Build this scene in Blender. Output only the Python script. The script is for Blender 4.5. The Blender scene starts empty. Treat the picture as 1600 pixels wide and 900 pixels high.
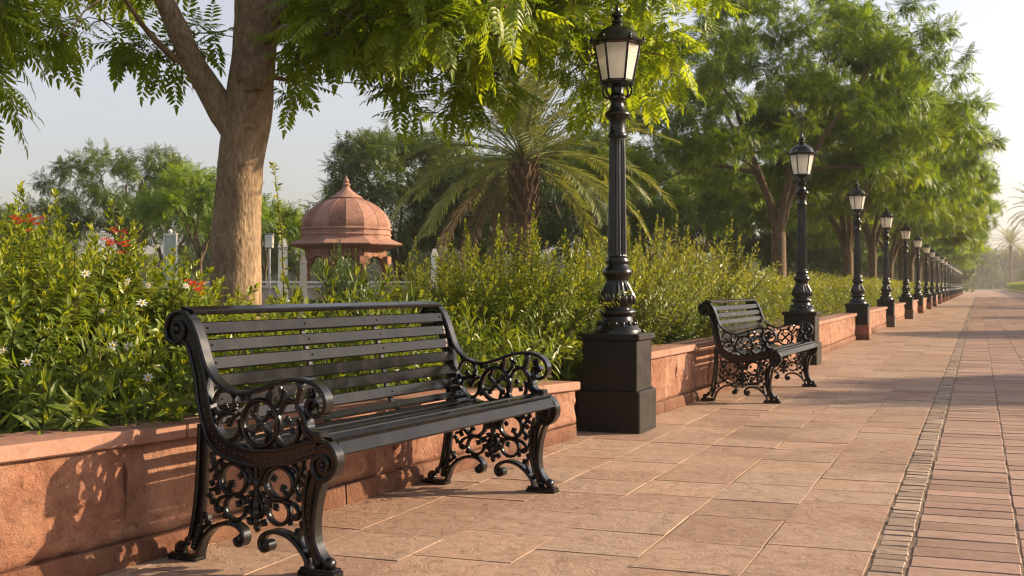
import bpy, math, random
import numpy as np
from mathutils import Vector, Matrix
from mathutils import noise as mnoise

# ------------------------------------------------------------------ camera, sky, sun, exposure
scene = bpy.context.scene
col = scene.collection
R = math.radians
F = 1880.0                       # focal length in photo pixels (1600 wide)
cam_d = bpy.data.cameras.new("camera")
cam_d.sensor_width = 36.0
cam_d.lens = 36.0 * F / 1600.0
cam_d.shift_y = -3.0 / 1600.0
cam_d.clip_start = 0.05
cam_d.clip_end = 3000
cam_d.dof.use_dof = True
cam_d.dof.focus_distance = 5.6
cam_d.dof.aperture_fstop = 8.0
cam = bpy.data.objects.new("camera", cam_d)
cam.location = (0, 0, 1.0)
cam.rotation_euler = (R(90), 0, 0)
col.objects.link(cam)
scene.camera = cam

SUN_EL, SUN_AZ = 19.5, 79.0      # azimuth from +Y towards +X
world = bpy.data.worlds.new("World")
scene.world = world
world.use_nodes = True
wn = world.node_tree.nodes
sky = wn.new("ShaderNodeTexSky")
sky.sky_type = 'NISHITA'
sky.sun_disc = False
sky.sun_elevation = R(SUN_EL)
sky.sun_rotation = R(SUN_AZ)
sky.altitude = 0
sky.air_density = 1.0
sky.dust_density = 2.6
sky.ozone_density = 1.0
wn["Background"].inputs["Strength"].default_value = 0.10
hs = wn.new("ShaderNodeHueSaturation")
hs.inputs["Saturation"].default_value = 0.46
hs.inputs["Value"].default_value = 1.08
world.node_tree.links.new(sky.outputs[0], hs.inputs["Color"])
tint = wn.new("ShaderNodeMix"); tint.data_type = 'RGBA'; tint.blend_type = 'MULTIPLY'
tint.inputs[0].default_value = 1.0
tint.inputs[7].default_value = (1.04, 0.985, 1.0, 1)
world.node_tree.links.new(hs.outputs[0], tint.inputs[6])
world.node_tree.links.new(tint.outputs[2], wn["Background"].inputs["Color"])

sun_d = bpy.data.lights.new("sun", 'SUN')
sun_d.energy = 5.0
sun_d.angle = R(0.55)
sun_d.color = (1.0, 0.76, 0.48)
sun = bpy.data.objects.new("sun", sun_d)
sdir = Vector((math.sin(R(SUN_AZ)) * math.cos(R(SUN_EL)), math.cos(R(SUN_AZ)) * math.cos(R(SUN_EL)), math.sin(R(SUN_EL))))
sun.rotation_euler = sdir.to_track_quat('Z', 'Y').to_euler()
sun.location = sdir * 60
col.objects.link(sun)

vs = scene.view_settings
vs.view_transform = 'Standard'
vs.look = 'None'
vs.exposure = 1.08
vs.gamma = 1.0
vs.use_curve_mapping = False
scene.cycles.use_denoising = True
scene.cycles.filter_width = 1.2
scene.cycles.use_adaptive_sampling = False
scene.cycles.denoiser = "OPENIMAGEDENOISE"
scene.cycles.denoising_input_passes = "RGB_ALBEDO_NORMAL"
scene.cycles.denoising_prefilter = "ACCURATE"
scene.cycles.max_bounces = 6
scene.cycles.diffuse_bounces = 3
scene.cycles.glossy_bounces = 3
scene.cycles.transmission_bounces = 4
scene.cycles.transparent_max_bounces = 6
scene.cycles.volume_bounces = 0
scene.cycles.sample_clamp_indirect = 4.0

TH = math.atan(0.388)            # direction of the promenade
U = np.array([math.sin(TH), math.cos(TH)])
V = np.array([math.cos(TH), -math.sin(TH)])


def uv(u, v):
    p = U * u + V * v
    return float(p[0]), float(p[1])


def at(px, py, Y):
    return Vector(((px - 800.0) / F * Y, Y, 1.0 - (py - 447.0) / F * Y))


# ------------------------------------------------------------------ helpers
def tag(o, label=None, cat=None, group=None, kind=None):
    if label: o["label"] = label
    if cat: o["category"] = cat
    if group: o["group"] = group
    if kind: o["kind"] = kind
    return o


def empty(name, loc=(0, 0, 0), rz=0.0):
    o = bpy.data.objects.new(name, None)
    o.empty_display_size = 0.2
    o.location = loc
    o.rotation_euler = (0, 0, rz)
    col.objects.link(o)
    return o


def link(name, me, parent=None):
    o = bpy.data.objects.new(name, me)
    col.objects.link(o)
    if parent: o.parent = parent
    return o


def copy_tree(o, parent=None):
    c = o.copy()
    col.objects.link(c)
    c.parent = parent
    for ch in list(o.children):
        copy_tree(ch, c)
    return c


def np_mesh(name, verts, faces, rnd=None, smooth=False, mats=()):
    """verts (n,3), faces (m,k), rnd (n,) float attribute"""
    verts = np.ascontiguousarray(verts, dtype=np.float32)
    faces = np.ascontiguousarray(faces, dtype=np.int32)
    m, k = faces.shape
    me = bpy.data.meshes.new(name)
    me.vertices.add(len(verts))
    me.vertices.foreach_set("co", verts.ravel())
    me.loops.add(m * k)
    me.loops.foreach_set("vertex_index", faces.ravel())
    me.polygons.add(m)
    me.polygons.foreach_set("loop_start", np.arange(0, m * k, k, dtype=np.int32))
    me.polygons.foreach_set("loop_total", np.full(m, k, dtype=np.int32))
    me.polygons.foreach_set("use_smooth", np.full(m, bool(smooth)))
    if rnd is not None:
        a = me.attributes.new("rnd", 'FLOAT', 'POINT')
        a.data.foreach_set("value", np.ascontiguousarray(rnd, dtype=np.float32))
    for mt in mats: me.materials.append(mt)
    me.update(calc_edges=True)
    me.validate()
    return me


class MB:
    def __init__(s):
        s.v, s.f, s.r, s.m = [], [], [], []
        s.cur = 0.5

    def add(s, vs_, fs_):
        n = len(s.v)
        s.v.extend([tuple(p) for p in vs_])
        s.r.extend([s.cur] * len(vs_))
        s.f.extend([tuple(i + n for i in f) for f in fs_])

    def box(s, x0, x1, y0, y1, z0, z1, M=None, bev=0.0):
        """box with chamfered top edges (and vertical edges) when bev>0"""
        if bev <= 0:
            P = [(x, y, z) for z in (z0, z1) for y in (y0, y1) for x in (x0, x1)]
            Fc = [(0, 2, 3, 1), (4, 5, 7, 6), (0, 1, 5, 4), (2, 6, 7, 3), (0, 4, 6, 2), (1, 3, 7, 5)]
        else:
            b = bev
            def ring(x0, x1, y0, y1, z, c):
                return [(x0 + c, y0, z), (x1 - c, y0, z), (x1, y0 + c, z), (x1, y1 - c, z), (x1 - c, y1, z), (x0 + c, y1, z), (x0, y1 - c, z), (x0, y0 + c, z)]
            P = (ring(x0 + b, x1 - b, y0 + b, y1 - b, z0, b * .5) + ring(x0, x1, y0, y1, z0 + b, b) + ring(x0, x1, y0, y1, z1 - b, b) + ring(x0 + b, x1 - b, y0 + b, y1 - b, z1, b * .5))
            Fc = [tuple(range(7, -1, -1)), tuple(range(24, 32))]
            for k in range(3):
                for i in range(8):
                    j = (i + 1) % 8
                    Fc.append((k * 8 + i, k * 8 + j, k * 8 + 8 + j, k * 8 + 8 + i))
        if M is not None: P = [M @ Vector(p) for p in P]
        s.add(P, Fc)

    def lathe(s, prof, n=24, M=None, flute=None, cap=True, start=0.0):
        P, Fc = [], []
        for (r, z) in prof:
            for i in range(n):
                a = start + 2 * math.pi * i / n
                rr = r
                if flute and flute[0] <= z <= flute[1]:
                    rr = r * (1 - flute[3] * (0.5 + 0.5 * math.cos(flute[2] * a)))
                P.append((rr * math.cos(a), rr * math.sin(a), z))
        for k in range(len(prof) - 1):
            for i in range(n):
                j = (i + 1) % n
                Fc.append((k * n + i, k * n + j, k * n + n + j, k * n + n + i))
        if cap:
            Fc.append(tuple(range(n - 1, -1, -1)))
            Fc.append(tuple((len(prof) - 1) * n + i for i in range(n)))
        if M is not None: P = [M @ Vector(p) for p in P]
        s.add(P, Fc)

    def tube(s, pts, rad, n=8, cap=True, wob=0.0, seed=0):
        pts = [Vector(p) for p in pts]
        if not hasattr(rad, '__len__'): rad = [rad] * len(pts)
        P, Fc = [], []
        t0 = (pts[1] - pts[0]).normalized()
        ref = Vector((0, 0, 1)) if abs(t0.z) < 0.9 else Vector((1, 0, 0))
        nx = t0.cross(ref).normalized()
        for i, p in enumerate(pts):
            if i == 0: t = pts[1] - pts[0]
            elif i == len(pts) - 1: t = pts[-1] - pts[-2]
            else: t = pts[i + 1] - pts[i - 1]
            t.normalize()
            nx = (nx - t * nx.dot(t)).normalized()
            ny = t.cross(nx)
            for k in range(n):
                a = 2 * math.pi * k / n
                r = rad[i]
                dirv = nx * math.cos(a) + ny * math.sin(a)
                if wob:
                    q = p + dirv * r
                    r *= 1 + wob * mnoise.noise(Vector((q.x * 5 + seed, q.y * 5, q.z * 2.2))) + wob * .5 * mnoise.noise(Vector((q.x * 17 + seed, q.y * 17, q.z * 9)))
                P.append(p + dirv * r)
        for i in range(len(pts) - 1):
            for k in range(n):
                j = (k + 1) % n
                Fc.append((i * n + k, i * n + j, i * n + n + j, i * n + n + k))
        if cap:
            Fc.append(tuple(range(n - 1, -1, -1)))
            Fc.append(tuple((len(pts) - 1) * n + k for k in range(n)))
        s.add(P, Fc)

    def ball(s, c, r, n=8, m=5, sc=(1, 1, 1), M=None):
        P, Fc = [], []
        for i in range(m + 1):
            ph = math.pi * i / m
            for k in range(n):
                a = 2 * math.pi * k / n
                q = Vector((math.sin(ph) * math.cos(a) * r * sc[0], math.sin(ph) * math.sin(a) * r * sc[1], math.cos(ph) * r * sc[2]))
                if M is not None: q = M @ q
                P.append(Vector(c) + q)
        for i in range(m):
            for k in range(n):
                j = (k + 1) % n
                Fc.append((i * n + k, i * n + n + k, i * n + n + j, i * n + j))
        s.add(P, Fc)

    def build(s, name, mat, parent=None, smooth=False, angle=None, extra=None):
        """extra = (another MB, its material) goes into the same mesh with a second material slot"""
        nf = len(s.f)
        if extra:
            n = len(s.v)
            s.v = s.v + extra[0].v; s.r = s.r + extra[0].r
            s.f = s.f + [tuple(i + n for i in f) for f in extra[0].f]
        me = bpy.data.meshes.new(name)
        me.from_pydata(s.v, [], s.f)
        a = me.attributes.new("rnd", 'FLOAT', 'POINT')
        a.data.foreach_set("value", np.array(s.r, dtype=np.float32))
        me.materials.append(mat)
        if extra:
            me.materials.append(extra[1])
            me.polygons.foreach_set("material_index", [0] * nf + [1] * (len(s.f) - nf))
        me.update()
        if smooth or angle:
            me.polygons.foreach_set("use_smooth", [True] * len(me.polygons))
            if angle:
                me.set_sharp_from_angle(angle=R(angle))
        me.validate()
        return link(name, me, parent)


def catmull(pts, sub=6, closed=False):
    pts = [np.array(p, float) for p in pts]
    n = len(pts)
    out = []
    for i in range(n if closed else n - 1):
        p0 = pts[(i - 1) % n] if (closed or i > 0) else pts[0]
        p1, p2 = pts[i], pts[(i + 1) % n]
        p3 = pts[(i + 2) % n] if (closed or i + 2 < n) else pts[-1]
        for k in range(sub):
            t = k / sub
            out.append(0.5 * ((2 * p1) + (-p0 + p2) * t + (2 * p0 - 5 * p1 + 4 * p2 - p3) * t * t + (-p0 + 3 * p1 - 3 * p2 + p3) * t ** 3))
    if not closed: out.append(pts[-1])
    return out


# ------------------------------------------------------------------ materials
def mat_new(name):
    m = bpy.data.materials.new(name)
    m.use_nodes = True
    nt = m.node_tree
    return m, nt, nt.nodes["Principled BSDF"], nt.nodes["Material Output"]


def noise_node(nt, scale, detail=4, rough=0.55, coord=None, dist=0.0):
    n = nt.nodes.new("ShaderNodeTexNoise")
    n.inputs["Scale"].default_value = scale
    n.inputs["Detail"].default_value = detail
    n.inputs["Roughness"].default_value = rough
    n.inputs["Distortion"].default_value = dist
    if coord is not None: nt.links.new(coord, n.inputs["Vector"])
    return n


def ramp(nt, fac, stops):
    r = nt.nodes.new("ShaderNodeValToRGB")
    els = r.color_ramp.elements
    while len(els) < len(stops): els.new(0.5)
    for e, (p, c) in zip(els, stops):
        e.position = p
        e.color = (*c, 1) if len(c) == 3 else c
    nt.links.new(fac, r.inputs[0])
    return r


def mixc(nt, fac, a, b, mode='MIX'):
    m = nt.nodes.new("ShaderNodeMix")
    m.data_type = 'RGBA'
    m.blend_type = mode
    for key, val in ((0, fac), (6, a), (7, b)):
        if hasattr(val, 'links'): nt.links.new(val, m.inputs[key])
        else: m.inputs[key].default_value = val if key == 0 else (*val, 1)
    return m.outputs[2]


def bump(nt, bsdf, height, strength, dist, prev=None):
    b = nt.nodes.new("ShaderNodeBump")
    b.inputs["Strength"].default_value = strength
    b.inputs["Distance"].default_value = dist
    nt.links.new(height, b.inputs["Height"])
    if prev: nt.links.new(prev, b.inputs["Normal"])
    nt.links.new(b.outputs[0], bsdf.inputs["Normal"])
    return b.outputs[0]


def tc(nt, which="Object"):
    return nt.nodes.new("ShaderNodeTexCoord").outputs[which]


def attr(nt, name="rnd"):
    a = nt.nodes.new("ShaderNodeAttribute")
    a.attribute_name = name
    return a.outputs["Fac"]


def stone_mat(name, c1, c2, c3, rough=0.8, scale=1.0, bs=0.35, bd=0.006, stain=0.5, attr_w=0.5, splash=False):
    m, nt, b, out = mat_new(name)
    co = tc(nt)
    big = noise_node(nt, 2.6 * scale, 8, 0.68, co, 1.4)
    fine = noise_node(nt, 15 * scale, 10, 0.74, co, 0.8)
    grain = noise_node(nt, 160 * scale, 3, 0.6, co)
    base = ramp(nt, big.outputs["Fac"], [(0.3, c1), (0.5, c2), (0.7, c3)])
    rn = ramp(nt, attr(nt), [(0.0, tuple(x * 0.72 for x in c1)), (0.35, c1), (0.6, c3), (0.85, c2), (1.0, tuple(min(1, x * 1.25) for x in c2))])
    c = mixc(nt, attr_w, base.outputs[0], rn.outputs[0])
    st = ramp(nt, fine.outputs["Fac"], [(0.32, (0.55, 0.5, 0.47)), (0.5, (1, 1, 1)), (0.72, (1.12, 1.1, 1.06))])
    c = mixc(nt, stain, c, st.outputs[0], 'MULTIPLY')
    g = ramp(nt, grain.outputs["Fac"], [(0.3, (0.85, 0.84, 0.83)), (0.7, (1.12, 1.12, 1.1))])
    c = mixc(nt, 0.6, c, g.outputs[0], 'MULTIPLY')
    sp = noise_node(nt, 0.9 * scale, 6, 0.7, co, 1.0)
    spr = ramp(nt, sp.outputs["Fac"], [(0.36, (0.72, 0.69, 0.66)), (0.47, (1, 1, 1)), (0.62, (1.0, 1.0, 1.0)), (0.72, (1.12, 1.10, 1.06))])
    c = mixc(nt, 0.75, c, spr.outputs[0], 'MULTIPLY')
    vo = nt.nodes.new("ShaderNodeTexVoronoi"); vo.inputs["Scale"].default_value = 3.1
    nt.links.new(co, vo.inputs["Vector"])
    vr = ramp(nt, vo.outputs["Distance"], [(0.035, (0.45, 0.42, 0.4)), (0.06, (1, 1, 1))])
    c = mixc(nt, 0.55, c, vr.outputs[0], 'MULTIPLY')
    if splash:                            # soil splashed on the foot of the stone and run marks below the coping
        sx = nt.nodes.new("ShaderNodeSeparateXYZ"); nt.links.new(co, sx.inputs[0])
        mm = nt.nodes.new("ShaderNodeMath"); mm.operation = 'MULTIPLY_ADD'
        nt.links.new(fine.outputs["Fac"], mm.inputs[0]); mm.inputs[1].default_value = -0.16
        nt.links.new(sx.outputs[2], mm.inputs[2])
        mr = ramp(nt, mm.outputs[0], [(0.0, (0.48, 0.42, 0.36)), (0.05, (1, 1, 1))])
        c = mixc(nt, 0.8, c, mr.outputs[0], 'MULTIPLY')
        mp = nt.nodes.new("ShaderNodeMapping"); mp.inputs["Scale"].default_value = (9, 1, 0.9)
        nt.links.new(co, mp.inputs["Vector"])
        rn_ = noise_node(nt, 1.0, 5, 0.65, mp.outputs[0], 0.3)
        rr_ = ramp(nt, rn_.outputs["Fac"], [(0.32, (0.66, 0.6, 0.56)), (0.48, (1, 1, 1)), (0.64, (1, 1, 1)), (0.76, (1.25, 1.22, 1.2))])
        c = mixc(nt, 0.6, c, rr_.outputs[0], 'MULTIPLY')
    nt.links.new(c, b.inputs["Base Color"])
    b.inputs["Roughness"].default_value = rough
    b.inputs["Specular IOR Level"].default_value = 0.3
    m1 = nt.nodes.new("ShaderNodeMath"); m1.operation = 'MULTIPLY_ADD'
    nt.links.new(grain.outputs["Fac"], m1.inputs[0]); m1.inputs[1].default_value = 0.18
    nt.links.new(fine.outputs["Fac"], m1.inputs[2])
    # shallow flaking: terraces of a distorted noise
    fl = noise_node(nt, 5 * scale, 4, 0.6, co, 1.2)
    st2 = ramp(nt, fl.outputs["Fac"], [(0.44, (0, 0, 0)), (0.455, (.5, .5, .5)), (0.56, (.5, .5, .5)), (0.57, (1, 1, 1))])
    m2 = nt.nodes.new("ShaderNodeMath"); m2.operation = 'MULTIPLY_ADD'
    nt.links.new(st2.outputs[0], m2.inputs[0]); m2.inputs[1].default_value = 0.22
    nt.links.new(m1.outputs[0], m2.inputs[2])
    bump(nt, b, m2.outputs[0], bs, bd)
    return m


M_slab = stone_mat("paving_sandstone", (0.305, 0.19, 0.14), (0.335, 0.225, 0.165), (0.345, 0.262, 0.205), bs=1.0, bd=0.010, attr_w=0.5, stain=0.85)
M_brick = stone_mat("paver_brick", (0.26, 0.16, 0.125), (0.295, 0.19, 0.15), (0.32, 0.22, 0.178), bs=0.7, bd=0.005, attr_w=0.6)
M_cobble = stone_mat("cobble_stone", (0.25, 0.18, 0.14), (0.29, 0.215, 0.17), (0.32, 0.25, 0.20), bs=0.6, bd=0.006, scale=1.6, attr_w=0.7)
M_joint = stone_mat("joint_sand", (0.20, 0.145, 0.10), (0.15, 0.105, 0.07), (0.25, 0.185, 0.13), bs=0.8, bd=0.006, attr_w=0.0)
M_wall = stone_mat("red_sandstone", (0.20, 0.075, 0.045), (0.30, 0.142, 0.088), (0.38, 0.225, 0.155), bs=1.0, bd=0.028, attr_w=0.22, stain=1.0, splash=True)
M_coping = stone_mat("coping_sandstone", (0.22, 0.105, 0.072), (0.27, 0.14, 0.10), (0.31, 0.185, 0.14), bs=0.5, bd=0.006, attr_w=0.3)
M_domestone = stone_mat("dome_sandstone", (0.22, 0.10, 0.072), (0.33, 0.17, 0.125), (0.40, 0.25, 0.195), scale=0.6, bs=0.3, bd=0.01, attr_w=0.6, stain=1.0)
M_pale = stone_mat("pale_stone", (0.50, 0.44, 0.36), (0.56, 0.50, 0.42), (0.60, 0.55, 0.47), bs=0.2, attr_w=0.1)
M_beige = stone_mat("beige_render", (0.40, 0.31, 0.23), (0.44, 0.35, 0.27), (0.48, 0.39, 0.31), bs=0.2, attr_w=0.1)


def paint_mat(name, base, rough, dust=0.25, coat=0.3, bscale=260, spec=0.36):
    m, nt, b, out = mat_new(name)
    co = tc(nt)
    n1 = noise_node(nt, 9, 6, 0.65, co)
    n2 = noise_node(nt, bscale, 3, 0.6, co)
    d = ramp(nt, n1.outputs["Fac"], [(0.42, (0, 0, 0)), (0.75, (1, 1, 1))])
    mu = nt.nodes.new("ShaderNodeMath"); mu.operation = 'MULTIPLY'
    nt.links.new(d.outputs[0], mu.inputs[0]); mu.inputs[1].default_value = dust
    c = mixc(nt, mu.outputs[0], base, (0.16, 0.13, 0.10))
    nt.links.new(c, b.inputs["Base Color"])
    ro = nt.nodes.new("ShaderNodeMapRange")
    nt.links.new(n1.outputs["Fac"], ro.inputs[0])
    ro.inputs[1].default_value = 0.3; ro.inputs[2].default_value = 0.7
    ro.inputs[3].default_value = rough * 0.8; ro.inputs[4].default_value = rough * 1.35
    nt.links.new(ro.outputs[0], b.inputs["Roughness"])
    b.inputs["Coat Weight"].default_value = coat
    b.inputs["Specular IOR Level"].default_value = spec
    b.inputs["Coat Roughness"].default_value = 0.15
    bump(nt, b, n2.outputs["Fac"], 0.12, 0.0015)
    return m


M_iron = paint_mat("black_cast_iron", (0.0035, 0.0035, 0.004), 0.22, 0.015, 0.15)
M_slat = paint_mat("black_painted_slat", (0.004, 0.0038, 0.004), 0.16, 0.03, 0.0, 90, 0.12)
M_ped = paint_mat("black_painted_pedestal", (0.010, 0.008, 0.007), 0.5, 0.05, 0.0, 260, 0.22)
M_pedgrey = paint_mat("grey_brown_pedestal", (0.085, 0.062, 0.05), 0.6, 0.3, 0.0)


def leaf_mat(name, dark, mid, light, trans=0.45, rough=0.42, tint=(1.5, 1.25, 0.5), spec=0.45):
    m, nt, b, out = mat_new(name)
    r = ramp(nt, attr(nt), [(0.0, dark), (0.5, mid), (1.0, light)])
    inf = nt.nodes.new("ShaderNodeObjectInfo")
    hsv = nt.nodes.new("ShaderNodeHueSaturation")
    mr = nt.nodes.new("ShaderNodeMapRange")
    nt.links.new(inf.outputs["Random"], mr.inputs[0])
    mr.inputs[3].default_value = 0.88; mr.inputs[4].default_value = 1.14
    nt.links.new(mr.outputs[0], hsv.inputs["Value"])
    nt.links.new(r.outputs[0], hsv.inputs["Color"])
    nt.links.new(hsv.outputs[0], b.inputs["Base Color"])
    b.inputs["Roughness"].default_value = rough
    b.inputs["Specular IOR Level"].default_value = spec
    t = nt.nodes.new("ShaderNodeBsdfTranslucent")
    tcx = mixc(nt, 1.0, hsv.outputs[0], tint, 'MULTIPLY')
    nt.links.new(tcx, t.inputs["Color"])
    mx = nt.nodes.new("ShaderNodeMixShader")
    mx.inputs[0].default_value = trans
    nt.links.new(b.outputs[0], mx.inputs[1])
    nt.links.new(t.outputs[0], mx.inputs[2])
    nt.links.new(mx.outputs[0], out.inputs["Surface"])
    return m


L_canopy = leaf_mat("canopy_leaf", (0.09, 0.15, 0.012), (0.155, 0.225, 0.016), (0.25, 0.31, 0.022), trans=0.58, tint=(1.7, 1.5, 0.5))
L_row = leaf_mat("row_tree_leaf", (0.06, 0.13, 0.014), (0.12, 0.21, 0.02), (0.22, 0.30, 0.028), trans=0.5)
L_bg = leaf_mat("far_tree_leaf", (0.04, 0.075, 0.016), (0.07, 0.12, 0.02), (0.125, 0.17, 0.026), trans=0.35)
L_bush = leaf_mat("shrub_leaf", (0.065, 0.115, 0.012), (0.13, 0.19, 0.016), (0.30, 0.34, 0.03), trans=0.48, rough=0.40)
L_hedge = leaf_mat("hedge_leaf", (0.075, 0.115, 0.016), (0.15, 0.19, 0.026), (0.31, 0.33, 0.07), trans=0.45)
L_palm = leaf_mat("palm_leaf", (0.10, 0.14, 0.04), (0.165, 0.205, 0.06), (0.26, 0.29, 0.09), trans=0.38, rough=0.4)
L_dead = leaf_mat("dry_frond", (0.14, 0.09, 0.05), (0.20, 0.135, 0.08), (0.26, 0.18, 0.11), trans=0.2, tint=(1, 1, 1))
L_white = leaf_mat("white_petal", (0.7, 0.68, 0.62), (0.8, 0.78, 0.72), (0.85, 0.83, 0.8), trans=0.3, tint=(1, 1, .9))
L_red = leaf_mat("red_petal", (0.5, 0.03, 0.012), (0.62, 0.05, 0.02), (0.7, 0.09, 0.03), trans=0.35, tint=(1.2, .8, .7))
L_yel = leaf_mat("flower_centre", (0.5, 0.3, 0.03), (0.6, 0.38, 0.04), (0.6, 0.4, 0.05), trans=0.0, tint=(1, 1, 1))


def bark_mat(name, c1, c2, vs_=6.0, bs=0.7, bd=0.012):
    m, nt, b, out = mat_new(name)
    co = tc(nt)
    mp = nt.nodes.new("ShaderNodeMapping")
    mp.inputs["Scale"].default_value = (1, 1, 0.4)
    nt.links.new(co, mp.inputs["Vector"])
    n1 = noise_node(nt, vs_ * 4.5, 8, 0.68, mp.outputs[0], 0.9)
    n2 = noise_node(nt, vs_ * 0.5, 4, 0.6, co, 0.5)
    v = nt.nodes.new("ShaderNodeTexVoronoi"); v.inputs["Scale"].default_value = vs_ * 8
    nt.links.new(mp.outputs[0], v.inputs["Vector"])
    c = ramp(nt, n1.outputs["Fac"], [(0.3, tuple(x * 0.5 for x in c1)), (0.5, c1), (0.72, c2)])
    d = ramp(nt, n2.outputs["Fac"], [(0.35, (0.75, 0.72, 0.68)), (0.65, (1.15, 1.12, 1.05))])
    cc = mixc(nt, 0.8, c.outputs[0], d.outputs[0], 'MULTIPLY')
    nt.links.new(cc, b.inputs["Base Color"])
    b.inputs["Roughness"].default_value = 0.9
    b.inputs["Specular IOR Level"].default_value = 0.15
    m1 = nt.nodes.new("ShaderNodeMath"); m1.operation = 'MULTIPLY_ADD'
    nt.links.new(v.outputs["Distance"], m1.inputs[0]); m1.inputs[1].default_value = 0.5
    nt.links.new(n1.outputs["Fac"], m1.inputs[2])
    bump(nt, b, m1.outputs[0], bs, bd)
    return m


M_bark = bark_mat("bark", (0.23, 0.165, 0.11), (0.36, 0.275, 0.19))
M_bark2 = bark_mat("far_bark", (0.13, 0.095, 0.065), (0.20, 0.145, 0.10), 3.0)
M_stem = bark_mat("shrub_stem", (0.12, 0.10, 0.04), (0.2, 0.17, 0.07), 8.0, 0.2, 0.002)
M_palmtrunk = bark_mat("palm_bark", (0.13, 0.085, 0.055), (0.22, 0.15, 0.10), 2.0)


def simple(name, c, rough=0.6, metal=0.0):
    m, nt, b, out = mat_new(name)
    co = tc(nt)
    n = noise_node(nt, 7, 5, 0.6, co)
    r = ramp(nt, n.outputs["Fac"], [(0.3, tuple(x * 0.82 for x in c)), (0.7, tuple(min(1, x * 1.1) for x in c))])
    nt.links.new(r.outputs[0], b.inputs["Base Color"])
    b.inputs["Roughness"].default_value = rough
    b.inputs["Metallic"].default_value = metal
    return m


M_white = simple("white_paint", (0.68, 0.66, 0.62), 0.5)
M_grey = simple("grey_metal", (0.30, 0.31, 0.32), 0.5)
M_steel = simple("bolt_steel", (0.55, 0.53, 0.5), 0.25, 1.0)
M_bulb = simple("lamp_bulb", (0.75, 0.70, 0.6), 0.3)

# frosted lantern glass
m, nt, b, out = mat_new("lantern_glass")
co = tc(nt)
n = noise_node(nt, 5, 4, 0.6, co)
r_ = ramp(nt, n.outputs["Fac"], [(0.3, (0.84, 0.83, 0.80)), (0.7, (0.93, 0.92, 0.90))])
b.inputs["Roughness"].default_value = 0.12
nt.links.new(r_.outputs[0], b.inputs["Base Color"])
t = nt.nodes.new("ShaderNodeBsdfTranslucent"); nt.links.new(r_.outputs[0], t.inputs[0])
tr = nt.nodes.new("ShaderNodeBsdfTransparent"); tr.inputs[0].default_value = (0.98, 0.96, 0.92, 1)
mx = nt.nodes.new("ShaderNodeMixShader"); mx.inputs[0].default_value = 0.55
nt.links.new(b.outputs[0], mx.inputs[1]); nt.links.new(t.outputs[0], mx.inputs[2])
mx2 = nt.nodes.new("ShaderNodeMixShader"); mx2.inputs[0].default_value = 0.35
nt.links.new(mx.outputs[0], mx2.inputs[1]); nt.links.new(tr.outputs[0], mx2.inputs[2])
nt.links.new(mx2.outputs[0], out.inputs["Surface"])
M_glass = m


def ground_mat(name, a, b_, c, sc=3.0):
    m, nt, b, out = mat_new(name)
    co = tc(nt)
    n1 = noise_node(nt, 0.35 * sc, 6, 0.65, co)
    n2 = noise_node(nt, 14 * sc, 6, 0.7, co)
    r1 = ramp(nt, n1.outputs["Fac"], [(0.3, a), (0.5, b_), (0.7, c)])
    r2 = ramp(nt, n2.outputs["Fac"], [(0.3, (0.55, 0.55, 0.5)), (0.7, (1.25, 1.2, 1.1))])
    cc = mixc(nt, 0.8, r1.outputs[0], r2.outputs[0], 'MULTIPLY')
    nt.links.new(cc, b.inputs["Base Color"])
    b.inputs["Roughness"].default_value = 0.95
    bump(nt, b, n2.outputs["Fac"], 0.8, 0.03)
    return m


M_lawn = ground_mat("lawn", (0.05, 0.07, 0.02), (0.075, 0.095, 0.028), (0.12, 0.12, 0.05))
M_soil = ground_mat("soil", (0.10, 0.065, 0.04), (0.14, 0.09, 0.055), (0.11, 0.09, 0.045))

# ------------------------------------------------------------------ ground and paving
WN0, WN1 = np.array([-1.400, 4.215]), np.array([0.445, 7.97])       # foot of the near planter wall
wd = (WN1 - WN0) / np.linalg.norm(WN1 - WN0)
wn_ = np.array([wd[1], -wd[0]])                                      # towards the path


def near(l, off, z=0.0):                                             # l metres along near wall from WN0, off towards path
    p = WN0 + wd * l + wn_ * off
    return Vector((p[0], p[1], z))


g = MB(); g.add([(-900, -300, -0.035), (1300, -300, -0.035), (1300, 1500, -0.035), (-900, 1500, -0.035)], [(0, 1, 2, 3)])
tag(g.build("ground", M_lawn), kind="structure")

VR = 5.6                                                             # right edge of the promenade
j = MB()
P = [uv(-6, -3.9), uv(-6, VR), uv(322, VR), uv(322, -2.35), uv(8.0, -2.45), uv(5.0, -3.3)]
j.add([(x, y, -0.0036) for x, y in P], [(0, 1, 2, 3, 4, 5)][::1])
me_f = j.f[0]
j.f[0] = tuple(me_f)
tag(j.build("promenade", M_joint), kind="structure")


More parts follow.
